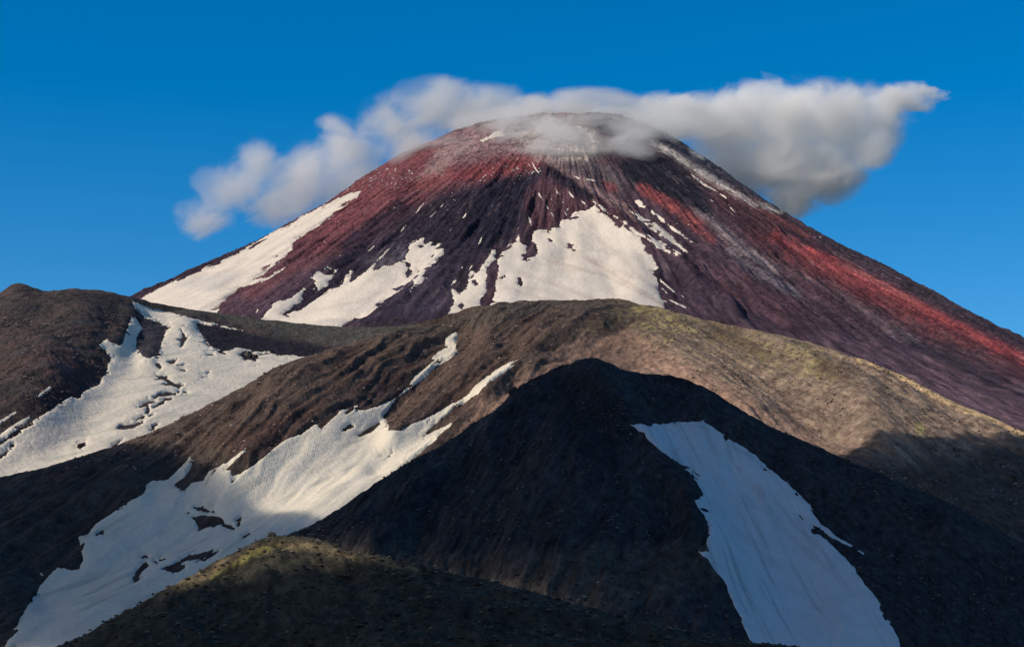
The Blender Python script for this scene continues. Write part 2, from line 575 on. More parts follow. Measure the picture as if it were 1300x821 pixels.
# red cinder on the upper left flank
V.poly([(160, 375), (300, 312), (400, 262), (500, 194), (565, 168), (640, 160), (700, 190), (705, 212), (668, 222), (620, 234), (560, 246), (510, 270), (440, 312), (385, 340), (330, 372), (250, 400)], alb(112, 58, 62), 10, 12, .85)
V.poly([(430, 250), (505, 196), (560, 175), (600, 190), (560, 232), (500, 262), (440, 292), (390, 320)], alb(124, 58, 60), 10, 16, .6)
V.poly([(570, 225), (625, 195), (690, 195), (702, 214), (650, 222), (600, 232)], alb(132, 52, 52), 6, 8, .8)
V.poly([(530, 215), (575, 205), (570, 232), (530, 245)], alb(135, 64, 60), 8, 10, .6)
# ash and steam-bleached ground round the crater
V.poly([(540, 185), (600, 155), (680, 140), (760, 140), (740, 200), (700, 208), (660, 195), (590, 205)], alb(150, 118, 112), 14, 14, .6)
V.poly([(640, 170), (680, 150), (770, 165), (750, 205), (700, 205)], alb(178, 160, 140), 12, 10, .6)
V.poly([(560, 190), (600, 180), (560, 220), (530, 225)], alb(170, 140, 128), 8, 8, .5)
# dark lava of the middle
V.poly([(696, 206), (640, 236), (610, 232), (560, 250), (505, 285), (440, 326), (380, 362), (330, 402), (420, 412), (590, 405), (612, 330), (650, 300), (668, 280), (672, 236), (690, 222)], alb(44, 35, 47), 9, 13, .92)
V.poly([(636, 225), (700, 220), (700, 232), (672, 242), (664, 290), (610, 320), (590, 290), (605, 250)], alb(31, 27, 41), 8, 12, .9)
V.poly([(505, 255), (520, 262), (430, 322), (400, 335), (420, 312)], alb(30, 28, 42), 6, 8, .85)
V.poly([(320, 345), (400, 318), (420, 340), (385, 372), (340, 400), (275, 400), (295, 370)], alb(80, 54, 64), 8, 9, .75)
V.poly([(300, 365), (370, 330), (440, 300), (430, 320), (370, 350), (320, 385)], alb(112, 58, 56), 6, 8, .45)
V.poly([(460, 330), (515, 305), (515, 330), (478, 342)], alb(86, 74, 80), 4, 5, .75)
V.poly([(520, 350), (585, 330), (575, 395), (470, 405)], alb(66, 52, 63), 8, 10, .8)
# the brown-red wedge right of the dark lava
V.poly([(702, 212), (760, 250), (830, 300), (850, 330), (800, 300), (750, 262), (700, 288), (672, 300), (668, 250), (680, 232)], alb(82, 48, 54), 6, 9, .85)
V.poly([(690, 205), (722, 222), (760, 248), (745, 255), (700, 228)], alb(36, 31, 42), 4, 6, .85)
V.stroke([(690, 202), (720, 216), (760, 243), (810, 276), (850, 300)], [3, 4, 5, 6, 5], alb(150, 112, 104), 3, 3, .7)
V.poly([(715, 218), (735, 222), (760, 235), (750, 245)], alb(140, 100, 92), 4, 4, .6)
V.poly([(715, 210), (760, 205), (800, 225), (790, 248), (760, 238), (740, 228)], alb(92, 78, 78), 8, 8, .7)
V.poly([(762, 228), (780, 233), (785, 243), (770, 243)], alb(128, 56, 58), 4, 4, .8)
V.poly([(812, 232), (826, 240), (828, 252), (816, 250)], alb(150, 56, 54), 4, 5, .8)
V.poly([(785, 205), (850, 195), (880, 225), (905, 262), (930, 300), (880, 272), (830, 246), (800, 236)], alb(32, 30, 40), 9, 9, .95)
# right flank
V.poly([(800, 255), (850, 262), (1000, 345), (1300, 520), (1300, 560), (1000, 430), (850, 390), (830, 350)], alb(72, 50, 60), 12, 14, .65)
V.poly([(830, 330), (900, 340), (960, 370), (1040, 420), (980, 425), (880, 385), (840, 372)], alb(54, 40, 52), 9, 12, .8)
V.poly([(875, 335), (960, 350), (1060, 420), (1000, 420), (930, 385)], alb(92, 56, 60), 10, 12, .5)
V.stroke([(826, 246), (850, 262), (885, 288), (905, 305)], [4, 5, 6, 4], alb(128, 56, 54), 4, 5, .85)
V.stroke([(850, 246), (885, 272), (930, 305)], [2, 4, 4], alb(112, 56, 54), 3, 4, .6)
V.stroke([(883, 266), (910, 288), (945, 318), (985, 342)], [3, 6, 7, 5], alb(132, 112, 108), 5, 4, .85)
V.stroke([(925, 318), (960, 345), (1010, 372)], [3, 6, 5], alb(108, 96, 98), 5, 5, .7)
V.stroke([(1000, 342), (1050, 365), (1100, 395), (1150, 425), (1160, 432)], [3, 4, 6, 6, 3], alb(118, 104, 104), 6, 8, .6)
V.stroke([(1040, 350), (1060, 362), (1090, 382)], [2, 3, 2], alb(138, 122, 118), 3, 3, .5)
V.poly([(905, 235), (960, 262), (1000, 295), (985, 330), (940, 290), (905, 262)], alb(78, 46, 50), 8, 10, .8)
V.stroke([(885, 224), (915, 238), (955, 258), (1000, 285), (1030, 300)], [3, 4, 5, 4, 3], alb(118, 56, 52), 4, 4, .8)
V.brk = .35
V.stroke([(960, 300), (1040, 345), (1098, 372), (1157, 400), (1215, 424), (1320, 472)], [8, 24, 26, 25, 20, 20], alb(104, 50, 52), 14, 14, .45)
V.stroke([(985, 300), (1040, 335), (1098, 363), (1157, 390), (1215, 416), (1320, 464)], [5, 15, 13, 11, 8, 9], alb(140, 48, 50), 8, 9, .95)
V.stroke([(1030, 320), (1069, 339), (1128, 369), (1186, 398), (1245, 427), (1320, 458)], [3, 6, 6, 6, 5, 6], alb(168, 62, 60), 6, 6, .8)
V.stroke([(1065, 333), (1105, 353), (1165, 383)], [2, 3, 2], alb(190, 98, 86), 4, 3, .6)
V.brk = .45
V.stroke([(1000, 318), (1060, 352), (1140, 392), (1240, 440)], [4, 10, 8, 5], alb(100, 48, 50), 7, 8, .7)
# dark rim on the right skyline
V.poly([(740, 142), (800, 150), (835, 158), (900, 198), (1000, 262), (1010, 275), (950, 248), (890, 215), (850, 190), (810, 170), (760, 172)], alb(62, 60, 68), 5, 7, .9)
V.stroke([(1000, 270), (1100, 330), (1200, 384), (1320, 444)], [4, 10, 12, 12], alb(66, 54, 62), 6, 8, .85)
V.brk = .15
V.stroke([(800, 163), (850, 193), (900, 226), (955, 257), (992, 270)], [3, 4, 4.5, 3, 1.5], alb(176, 160, 144), 3.5, 5, .85)
V.brk = .45
V.poly([(790, 208), (830, 198), (862, 212), (892, 248), (905, 268), (870, 262), (830, 244), (800, 232)], alb(30, 30, 40), 7, 8, .9)
V.poly([(752, 150), (775, 148), (808, 158), (800, 170), (770, 168)], alb(46, 46, 54), 5, 6, .9)
V.stroke([(812, 236), (850, 258), (890, 286)], [4, 5, 4], alb(150, 62, 58), 4, 4, .9)
V.stroke([(878, 188), (885, 196), (892, 200)], [3, 4, 2], alb(186, 178, 160), 3, 3, .7)
V.poly([(1040, 420), (1120, 430), (1300, 490), (1300, 560), (1120, 480)], alb(94, 68, 76), 14, 14, .6)
V.stroke([(1120, 428), (1200, 452), (1300, 500)], [3, 8, 8], alb(52, 44, 54), 6, 9, .75)
V.stroke([(1160, 480), (1230, 506), (1310, 540)], [3, 7, 8], alb(136, 100, 104), 6, 8, .5)
d_left = np.clip(1.7 - np.abs(V.py - np.interp(V.px, [160, 300, 400, 500], [374, 315, 263, 197])) / 13, 0, 1) * sstep(420, 300, V.px)
V.mix(d_left * .85, alb(46, 38, 50))
V.C *= (1 + 1.1 * st2 + .7 * fine + .9 * st3)[..., None]
def rills(freq, wob, along, width, seed):
    """thin lines that run down the cone, coming and going along their length"""
    n = perlin(TH * freq + wob * perlin(TH * freq * .3, RR / 160, seed + 5), RR / along, seed)
    gate = sstep(.0, .35, fbm(TH * freq * .4, RR / 230, 3, seed + 9))
    return sstep(width, 0, np.abs(n)) * gate * sstep(320, 620, RR)


for fr, wo, al, wd, sd_, col_, a_ in ((38, .5, 900, .10, 801, (30, 27, 38), .75), (85, .5, 600, .13, 811, (34, 30, 40), .65), (60, .6, 700, .07, 821, (150, 120, 116), .45), (120, .5, 420, .10, 831, (122, 96, 98), .45), (150, .5, 380, .14, 841, (28, 26, 36), .5)):
    V.mix(rills(fr, wo, al, wd, sd_) * a_ * .8, alb(*col_))
crag = sstep(.12, .4, fbm(X / 34, Y / 34, 5, 851, .65)) * sstep(-.1, .25, fbm(X / 210, Y / 210, 3, 852))
V.mix(crag * .55, alb(38, 34, 42))
V.C = V.C * .8 + .2 * V.C.mean(-1, keepdims=True)
V.C = np.clip(V.C * 1.15, .008, .8)

# ------------------------------------------------------------------ snow on the volcano
M_snow_far = mat_snow('volcano snow', 9.0)
tintV = snow_tint(V, .6, 26, 260, 81, (.68, .61, .535), (.42, .39, .34))
greyV = np.zeros(V.X.shape)
mm = local([(215, 330), (310, 380)], V.px, V.py, 20)
greyV[mm] = sstep(-5, 4, poly_sd(V.px[mm], V.py[mm], [(222, 362), (250, 350), (300, 346), (303, 352), (285, 366), (268, 371), (240, 366)]) + 4 * V.e1[mm])
tintV += (greyV * .75)[..., None] * (np.array((.56, .52, .49)) - tintV)
for p, w_, a_ in (([(690, 330), (770, 352), (850, 392)], 1.6, .5), ([(745, 330), (800, 362), (846, 392)], 1.4, .6), ([(655, 345), (720, 368), (790, 395)], 2, .35), ([(700, 300), (760, 335), (800, 352)], 3, .3), ([(735, 285), (790, 330), (830, 368)], 2.5, .3),
                  ([(230, 352), (270, 348), (306, 344)], 1.5, .3), ([(400, 395), (450, 385), (490, 370)], 1.5, .35), ([(640, 365), (700, 385), (740, 398)], 2, .4)):
    m = local(p, V.px, V.py, 12) & V.front
    k = sstep(2.5, -1.5, seg_dist(V.px[m], V.py[m], p) - w_ + 2.5 * V.e1[m]) * a_
    tintV[m] += k[:, None] * (np.array((.5, .41, .35)) - tintV[m])
smV = VS
snows = [
    (V1, [], [], [], 'long snow tongue climbing the left flank of the volcano below the skyline'),
    (V2, [], [], [([(519, 336), (518, 350)], 1.6), ([(387, 374), (398, 363)], 1.8), ([(548, 325), (551, 322)], 1), ([(393, 376), (402, 366)], 1.0)], 'branched snow patch with ragged fingers left of centre on the volcano foot'),
    (V3, [[(581, 388), (586, 384), (590, 388), (585, 392)]], [([(604, 344), (601, 350)], 2)], [([(601, 356), (604, 360)], 2.2)], 'narrow snow strip with dark rock gaps beside the large central snowfield'),
    (V4, [], [], [([(636, 352), (641, 350)], 1.4), ([(660, 354), (661, 362)], 1.8), ([(722, 311), (724, 312)], 1.2), ([(696, 303), (700, 306)], 1.0)], 'largest snowfield on the volcano, broad fan under the reddish brown wedge'),
    (V5, [], [([(796, 284), (775, 272), (752, 254)], [1.6, 1.0, .5]), ([(812, 293), (838, 307), (866, 324)], 1.0), ([(820, 297), (845, 315)], 1.2)], [], 'streaked snow sliver just right of the broad central snow fan'),
    (V6, [], [([(829, 269), (845, 283), (862, 296), (879, 308)], [1.6, 1.2, 1.3, .8]), ([(845, 300), (872, 320)], 1.0)], [], 'long pale snow blade on the rib right of the broad fan'),
    ([], [], [([(808, 256), (814, 259), (818, 263)], [2.4, 3.2, 1.5])], [], 'small round snow spot high on the rib above the pale snow blade'),
    ([[(609, 178), (617, 170), (639, 165), (641, 173), (625, 176), (613, 180)]], [], [], [], 'cream snow and sulphur patch near the top of the red cinder slope'),
]
for polys, holes, strokes, hs, label in snows:
    sd = snow_field(V, polys, holes, strokes, hs, 2.0, 2.2, islands=12, spot=(22, 60))
    build_snow(V, sd, M_snow_far, label, 2.2, .9, 'snow patches on the volcano', tintV, smV, solo='round' in label or 'cream' in label)

streaks = [
    ([(833, 351), (848, 364), (878, 388)], 1.8), ([(836, 371), (855, 383), (882, 396)], 1.5), ([(834, 360), (850, 376)], 1.0), ([(848, 360), (874, 382)], .9), ([(840, 380), (862, 394)], .9),
    ([(676, 207), (679, 213), (684, 220)], 1.1), ([(681, 242), (689, 254)], 1.2), ([(693, 260), (698, 268)], .9), ([(706, 241), (709, 247)], 1.0),
    ([(722, 242), (728, 251)], 1.0), ([(730, 224), (736, 227)], 1.6), ([(744, 228), (757, 230)], 1.4),
    ([(877, 221), (900, 237)], 1.0), ([(880, 224), (895, 235), (912, 244)], 1.3), ([(914, 246), (925, 254)], 1.3), ([(914, 234), (934, 245)], 1.1),
    ([(930, 255), (941, 260)], 1.1), ([(946, 261), (950, 263)], 1.2), ([(960, 262), (977, 271)], 1.0), ([(980, 273), (994, 279)], 1.2), ([(1001, 280), (1011, 284)], 1.2),
    ([(925, 260), (935, 271)], .9), ([(901, 252), (906, 256)], 1.0), ([(926, 247), (934, 251)], .9), ([(1020, 287), (1034, 294)], 1.0),
    ([(437, 286), (446, 281)], 1.3), ([(396, 318), (413, 306)], 1.2), ([(371, 338), (386, 325)], 1.2), ([(424, 330), (433, 323)], .9),
    ([(505, 299), (514, 287), (521, 279)], .9), ([(528, 270), (538, 258)], .8), ([(494, 272), (503, 260)], .8), ([(538, 286), (548, 274), (558, 265)], .7),
    ([(325, 397), (329, 389)], 1.6), ([(368, 386), (373, 380)], 1.4), ([(587, 277), (592, 271)], .8), ([(657, 296), (659, 285)], .8), ([(671, 274), (675, 287)], 1.0),
    ([(586, 335), (587, 344)], .8), ([(573, 362), (582, 353)], 1.1), ([(595, 344), (604, 329), (607, 323)], 1.0), ([(560, 262), (566, 254)], .7), ([(468, 318), (476, 310)], .7),
    ([(1085, 412), (1095, 419)], .8), ([(1120, 437), (1126, 440)], .8), ([(700, 270), (704, 277)], .8), ([(716, 268), (720, 274)], .7), ([(738, 255), (745, 262)], .9),
    ([(345, 396), (354, 389)], 1.8), ([(575, 288), (570, 296)], .7), ([(612, 300), (606, 312)], .7),
]
for p, w in streaks:
    if len(p) == 2: p = [p[0], tuple((np.array(p[0]) + np.array(p[1])) / 2 + RNG.normal(0, .4, 2)), p[1]]
    sd = snow_field(V, [], [], [(p, [w * .35, w * (.7 + .5 * RNG.random()), w * .25])], [], .7, .6, 8, 0)
    build_snow(V, sd, M_snow_far, 'thin white streak of old snow lying in a rill of the volcano slope', 1.5, .9, 'thin snow streaks on the volcano', tintV, None, 'snow_streak', 'snow streak')

M_volc = mat_ground('cinder and lava', 5.0, .6, 1.0, 3.5)
tag(V.build('volcano', M_volc), 'tall red and dark volcano cone with streaked slopes behind the hills', 'volcano', 'structure')

# ================================================================== LEFT HILL (with the snow bowl)
H1 = ridge_land(
    [(-150, 400), (-60, 384), (0, 371), (16, 361), (30, 360), (44, 366), (60, 370), (85, 367), (110, 367), (135, 370), (155, 374), (200, 385), (240, 392), (280, 398), (350, 407), (420, 414), (480, 415), (540, 411), (620, 408), (760, 425), (900, 440)],
    [(-150, 2350), (0, 2400), (150, 2500), (300, 2620), (450, 2650), (700, 2600), (900, 2600)],
    [(-150, .43), (60, .45), (160, .45), (260, .42), (420, .40), (900, .4)], 30, 260, 1000, 900, 400, -150, 860, .4, 1.1, shear=.45)
H1.raise_along([(185, 385), (160, 440), (100, 520), (0, 600)], 45, -20)
H1.raise_along([(170, 382), (160, 410), (150, 430)], 14, 8)
H1.raise_along([(190, 400), (195, 430), (188, 450)], 14, 6)
H1.raise_along([(110, 385), (110, 440), (60, 490)], 60, 10)
H1.raise_along([(255, 415), (330, 440), (400, 450)], 14, -8)
sn1 = [[(167, 382), (200, 392), (234, 401), (268, 410), (300, 417), (309, 420), (290, 417), (268, 413), (248, 410), (256, 425), (262, 432), (266, 437), (273, 443), (289, 445), (302, 440), (316, 444), (341, 446), (352, 451), (370, 451), (395, 454), (420, 470), (300, 545), (200, 600), (0, 680), (-60, 690), (-60, 590), (0, 565), (20, 550), (41, 535), (58, 524), (75, 512), (92, 502), (95, 506), (102, 504), (106, 497), (119, 491), (125, 489), (136, 469), (141, 456), (136, 447), (125, 438), (136, 430), (145, 436), (156, 436), (161, 418), (167, 403), (172, 404), (181, 416), (174, 427), (172, 439), (181, 452), (189, 455), (201, 450), (204, 439), (211, 420), (212, 414), (201, 410), (184, 403), (172, 392)]]
hole1 = [[(97, 569), (103, 563), (109, 561), (109, 564), (102, 570)], [(304, 450), (310, 446), (318, 448), (327, 452), (325, 459), (318, 457), (311, 458)]]
hs1 = [([(230, 419), (233, 424), (233, 432), (230, 440)], [.8, 1.5, 2.2, .8]), ([(198, 477), (208, 480), (216, 486), (228, 492)], [.8, 2.2, 2.4, 1]), ([(205, 503), (213, 500), (222, 500)], [1.2, 2.6, 1.5]), ([(201, 512), (210, 507), (218, 507)], [.6, 1.6, .8]),
       ([(179, 515), (186, 512), (198, 509)], [.7, 1.6, 1]), ([(187, 514), (188, 523)], [1.5, 2.4]), ([(157, 543), (168, 542), (181, 536)], [1.4, 2.2, 1.6]), ([(173, 533), (183, 529)], 1.0), ([(192, 546), (196, 543)], 1.2), ([(144, 566), (149, 564)], 1.2),
       ([(264, 451), (270, 450)], .9), ([(279, 447), (286, 449)], 1.2), ([(217, 461), (222, 460)], 1.2), ([(230, 470), (234, 470)], 1), ([(257, 479), (264, 478)], .8), ([(234, 498), (236, 498)], 1.1), ([(226, 498), (228, 496)], .8),
       ([(-5, 583), (4, 577), (15, 569)], [2.2, 2, .8]), ([(199, 446), (203, 442)], 1.6), ([(199, 462), (203, 466)], 2.2), ([(195, 517), (208, 512)], .9), ([(330, 450), (345, 447)], .9), ([(262, 436), (266, 440)], .8), ([(257, 428), (262, 430)], .9)]
sn1b = [[(45, 506), (52, 498), (64, 490), (66, 493), (57, 501)]]
sn1c = [[(-60, 590), (-20, 556), (0, 552), (20, 537), (37, 528), (39, 530), (30, 540), (0, 563), (-60, 598)]]
H1.e1 = fbm(H1.fu / 14, H1.fv / 40, 4, 111); H1.e2 = fbm(H1.fu / 5, H1.fv / 9, 3, 112)
H1.reproject()
msk = sstep(0, 5, snow_field(H1, sn1, [], [], [], 2, 2))
nz = fbm(H1.X / 120, H1.Y / 120, 4, 120) * 8 + (ridged(H1.fu / 60, H1.fv / 420, 3, 121) - .3) * 3
edge = .35 + .65 * sstep(0, 60, np.abs(H1.T))
H1.Z += nz * edge * (1 - .6 * msk) * sstep(520, 100, H1.px * 1.0)[...] + nz * .15 * edge
fit_crest(H1)
H1s = H1.Z.copy()
H1.Z += fbm(H1.X / 22, H1.Y / 22, 6, 125, .66) * 4.0 * (1 - .8 * msk) * edge
H1.reproject()
H1.paint_start(alb(72, 62, 56))
pn = fbm(H1.fu / 70, H1.fv / 160, 5, 131, .6)
H1.mix(sstep(0, .45, pn) * .75, alb(92, 70, 62))
H1.mix(sstep(.05, .5, -pn) * .75, alb(54, 49, 50))
H1.speck(alb(108, 76, 68), .7, .12, 30, 60, 133, sstep(400, 460, H1.py))
H1.speck(alb(66, 66, 66), .6, .2, 40, 30, 134)
H1.poly([(150, 372), (200, 383), (280, 395), (350, 405), (440, 411), (600, 405), (600, 440), (430, 440), (380, 428), (310, 412), (240, 398), (172, 382)], alb(80, 74, 64), 4, 4, .95)
H1.poly([(250, 410), (300, 418), (330, 428), (420, 440), (400, 470), (300, 470), (250, 440)], alb(37, 34, 40), 3, 5, .95)
H1.poly([(166, 392), (184, 400), (214, 412), (206, 452), (170, 456), (168, 430)], alb(58, 54, 57), 3, 4, .9)
H1.poly([(0, 520), (40, 500), (90, 470), (140, 430), (136, 470), (100, 505), (40, 536), (0, 566)], alb(60, 48, 44), 8, 8, .7)
H1.mix(msk * .6, alb(50, 45, 46))
H1.C *= (1 + .8 * H1.e2 + .5 * H1.e1)[..., None]
M_hill = mat_ground('brown scree', 3.2, .7, .9, 2.2)
M_snow1 = mat_snow('bowl snow', 6.0)
tag(H1.build('hill', M_hill), 'rounded brown hill at the left holding a snow bowl and a long grey saddle', 'hill', 'structure')
t1 = snow_tint(H1, .6, 60, 26, 141, (.70, .635, .53), (.38, .40, .33))
for y0, amt in ((548, .5), (470, .3)):
    b = np.exp(-((H1.py - y0 - .1 * (H1.px - 120) * 0 - 6 * H1.e1) / 7) ** 2) * sstep(.0, .5, fbm(H1.X / 90, H1.Y / 60, 3, 150 + y0)) * amt
    t1 += b[..., None] * (np.array((.5, .43, .36)) - t1)
sm1 = blur(H1s, 6)
build_snow(H1, snow_field(H1, sn1, hole1, [], hs1, 1.6, 1.0), M_snow1, 'wide cream snowfield filling the bowl between the left hill and saddle', 2.0, .7, None, t1, sm1)
build_snow(H1, snow_field(H1, sn1b, rough=.8, streak=.6), M_snow1, 'small almond snow scrap alone on the brown slope of the left hill', 1.5, .7, None, t1)
build_snow(H1, snow_field(H1, sn1c, rough=.8, streak=.8), M_snow1, 'narrow snow strip parallel to the bowl edge at the left border', 1.5, .7, None, t1)
build_snow(H1, snow_field(H1, [], strokes=[([(-30, 560), (0, 536), (12, 528), (23, 521)], [3, 2, 1.8, .6])], rough=.6, streak=.5), M_snow1, 'thinnest snow sliver on the left hill between scrap and border strip', 1.2, .7, None, t1)

# ================================================================== MIDDLE RIDGE
H2 = ridge_land(
    [(-200, 665), (-100, 638), (0, 606), (60, 592), (100, 580), (150, 564), (200, 545), (240, 526), (275, 508), (310, 490), (350, 466), (380, 455), (420, 444), (470, 427), (520, 415), (560, 402), (600, 390), (650, 383), (700, 381), (740, 381), (770, 379), (785, 380), (800, 383), (835, 390), (880, 402), (930, 413), (980, 423), (1040, 438), (1069, 448), (1098, 457), (1128, 469), (1157, 482), (1186, 498), (1215, 512), (1260, 530), (1300, 548), (1400, 592), (1500, 630)],
    [(-200, 1330), (0, 1420), (200, 1520), (400, 1680), (600, 1880), (780, 1980), (1000, 1850), (1300, 1620), (1500, 1500)],
    [(-200, .36), (100, .38), (300, .44), (500, .48), (700, .47), (900, .44), (1150, .40), (1500, .36)], 26, 320, 900, 1330, 400, -170, 1470, .42, 1.15, shear=.5)
S2 = [[(578, 421), (566, 429), (565, 440), (547, 456), (543, 464), (525, 479), (517, 492), (508, 500), (498, 507), (482, 515), (452, 522), (455, 512), (447, 518), (434, 520), (423, 531), (408, 545), (397, 531), (393, 539), (380, 550), (357, 562), (344, 573), (324, 588), (307, 600), (294, 605), (292, 596), (286, 596), (298, 585), (315, 571), (312, 569), (289, 586), (265, 598), (258, 610), (243, 613), (233, 623), (220, 615), (243, 601), (241, 595), (246, 584), (241, 580), (233, 589), (222, 601), (212, 609), (193, 610), (186, 614), (183, 626), (164, 634), (154, 640), (141, 651), (121, 664), (112, 678), (98, 680), (102, 690), (105, 711), (100, 723), (73, 720), (61, 731), (40, 760), (0, 830), (330, 830), (440, 680), (527, 580), (554, 558), (559, 550), (573, 541), (574, 535), (565, 541), (546, 550), (535, 555), (551, 539), (562, 531), (584, 515), (608, 499), (632, 478), (653, 464), (668, 455), (650, 464), (642, 466), (656, 457), (640, 463), (629, 470), (616, 480), (602, 491), (584, 507), (551, 526), (522, 539), (509, 547), (503, 546), (492, 546), (495, 537), (486, 529), (503, 507), (519, 495), (538, 480), (551, 467), (567, 459), (582, 447), (577, 443), (581, 432), (581, 423)]]
hole2 = [[(243, 656), (260, 653), (280, 656), (286, 663), (272, 668), (262, 669), (252, 674), (250, 664)], [(230, 710), (240, 705), (262, 700), (273, 700), (262, 706), (250, 710), (232, 713)], [(210, 723), (225, 716), (235, 716), (235, 722), (220, 727)]]
hs2 = [([(456, 553), (470, 546), (482, 538)], [1.4, 3, 1.2]), ([(438, 543), (443, 541)], 1.5), ([(246, 644), (262, 648), (272, 650)], [1, 2, 1]), ([(283, 666), (292, 669), (297, 671)], [1.8, 2, 1]), ([(302, 668), (304, 664)], 1.0), ([(310, 681), (316, 677)], 1.5),
       ([(172, 735), (177, 724), (185, 717)], [3.5, 3, 3.5]), ([(181, 707), (186, 706)], 1.8), ([(128, 677), (132, 677)], 1.0), ([(203, 711), (210, 709)], .9), ([(484, 579), (491, 577)], 1.0), ([(240, 650), (238, 652)], .8), ([(196, 712), (200, 715)], .8)]
H2.raise_along([(578, 420), (520, 485), (440, 560), (330, 620), (200, 670), (60, 730)], 40, -16)
H2.raise_along([(650, 462), (560, 530), (480, 580)], 16, -7)
H2.raise_along([(620, 440), (550, 500), (500, 540)], 16, 9)
H2.raise_along([(785, 385), (700, 430), (620, 500)], 22, 14)
H2.raise_along([(420, 450), (330, 540), (290, 600)], 24, 8)
H2.raise_along([(320, 500), (250, 570), (200, 610)], 20, -6)
H2.raise_along([(790, 385), (850, 440), (950, 520)], 26, 8)
H2.raise_along([(920, 415), (1000, 480), (1050, 560)], 34, -10)
H2.raise_along([(1060, 450), (1100, 510), (1130, 580)], 26, 8)
H2.e1 = fbm(H2.fu / 9, H2.fv / 26, 4, 211); H2.e2 = fbm(H2.fu / 3.2, H2.fv / 5, 3, 212)
H2.reproject()
msk = sstep(0, 5, snow_field(H2, S2, [], [], [], 1, 1))
edge = .25 + .75 * sstep(0, 60, np.abs(H2.T))
shear_r = np.where(H2.px > 800, H2.X - .5 * H2.T, H2.fu)
wr = sstep(760, 860, H2.px)
gul = (ridged(H2.fu / 44 + .4 * fbm(H2.X / 90, H2.Y / 90, 2, 3), H2.fv / 330, 3, 221) - .3) * (1 - wr) + (ridged((H2.X - .55 * H2.T) / 60, H2.fv / 420, 3, 222) - .3) * wr
gul2 = ridged(H2.fu / 17 + .5 * fbm(H2.X / 40, H2.Y / 40, 2, 4), H2.fv / 150, 3, 226) - .3
H2.Z += (fbm(H2.X / 110, H2.Y / 110, 4, 220) * 7 + gul * 6.5 + gul2 * 1.5) * edge * (1 - .6 * msk)
fit_crest(H2)
H2s = H2.Z.copy()
H2.Z += fbm(H2.X / 16, H2.Y / 16, 6, 225, .7) * 2.1 * (1 - .85 * msk) * (.4 + .6 * edge)
H2.reproject()
H2.paint_start(alb(86, 70, 60))
pn = fbm(H2.fu / 46, H2.fv / 110, 5, 231, .6)
pw = fbm(H2.X / 120, H2.Y / 120, 4, 232)
H2.mix(sstep(.0, .45, pn) * .7 * (1 - wr), alb(72, 50, 46))
H2.mix(sstep(.05, .5, -pn) * .6, alb(100, 80, 66))
H2.mix(sstep(.1, .5, pw) * .6 * (1 - wr), alb(70, 64, 58))
H2.speck(alb(50, 42, 42), .6, .18, 16, 30, 233)
H2.mix(wr * .85, alb(126, 105, 88))
H2.speck(alb(92, 75, 64), .65, .02, 18, 26, 234, wr)
H2.speck(alb(140, 120, 98), .6, .16, 10, 14, 235, wr)
H2.poly([(440, 414), (520, 410), (600, 388), (680, 380), (740, 382), (640, 405), (540, 425), (470, 432)], alb(84, 74, 64), 6, 6, .7)
H2.poly([(560, 440), (700, 400), (770, 400), (650, 470), (560, 540), (500, 540)], alb(90, 70, 60), 10, 10, .5)
H2.poly([(420, 520), (500, 480), (540, 470), (500, 505), (440, 520)], alb(56, 46, 46), 6, 8, .6)
H2.poly([(270, 560), (340, 530), (420, 500), (400, 530), (320, 590)], alb(72, 52, 46), 8, 8, .7)
H2.poly([(400, 455), (500, 425), (560, 425), (500, 460), (420, 500)], alb(82, 62, 52), 8, 9, .5)
H2.poly([(600, 520), (660, 475), (745, 425), (800, 420), (900, 480), (1000, 540), (1080, 580), (1060, 590), (900, 510), (800, 470), (720, 462), (640, 520), (560, 580)], alb(136, 106, 88), 9, 12, .65)
H2.speck(alb(160, 122, 102), .6, .05, 6, 10, 236, sstep(0, 1, wr) * sstep(500, 440, H2.py - (H2.px - 800) * .45) * 0 + wr * sstep(-60, -10, H2.py - (470 + (H2.px - 820) * .5)))
# moss and lichen along the crest
for p, a in (([(795, 384), (850, 394), (880, 410), (850, 428), (810, 412)], .8), ([(880, 410), (960, 425), (1040, 450), (1060, 480), (1010, 470), (940, 445)], .5), ([(780, 385), (800, 395), (770, 430), (740, 420)], .35)):
    H2.poly(p, alb(126, 116, 58), 8, 14, a * .55, .9)
H2.speck(alb(136, 126, 66), .5, .14, 5, 6, 237, wr * sstep(75, 25, H2.py - np.interp(H2.px, [785, 930, 1100, 1200], [380, 413, 457, 505])) * sstep(1110, 1020, H2.px))
H2.poly([(1160, 535), (1172, 534), (1173, 548), (1168, 556)], alb(150, 140, 84), 3, 6, .6)
H2.poly([(890, 412), (930, 418), (985, 452), (960, 450), (900, 430)], alb(74, 58, 46), 6, 8, .6)
H2.poly([(1035, 450), (1090, 470), (1075, 488), (1040, 475)], alb(74, 58, 46), 6, 8, .6)
H2.stroke([(1090, 456), (1128, 470), (1157, 483), (1186, 499), (1215, 513), (1260, 531), (1310, 553)], [1.5, 3, 4, 5, 5, 4, 4], alb(196, 160, 112), 3, 3, .85)
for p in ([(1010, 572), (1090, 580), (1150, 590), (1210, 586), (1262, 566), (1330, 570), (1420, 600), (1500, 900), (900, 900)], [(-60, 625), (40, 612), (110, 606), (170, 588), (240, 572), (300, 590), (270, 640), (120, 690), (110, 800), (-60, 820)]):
    H2.poly(p, np.array((.052, .046, .044)), 16, 22, .85)  # darker rock tone painted in to deepen the cloud shade on the lower slopes
H2.mix(msk * .6, alb(56, 44, 42))
H2.C *= (1.1 + .15 * sstep(760, 860, H2.px))[..., None] * np.array((1.03, 1, .95))
H2.C *= (1 + .85 * H2.e2 + .5 * H2.e1)[..., None]
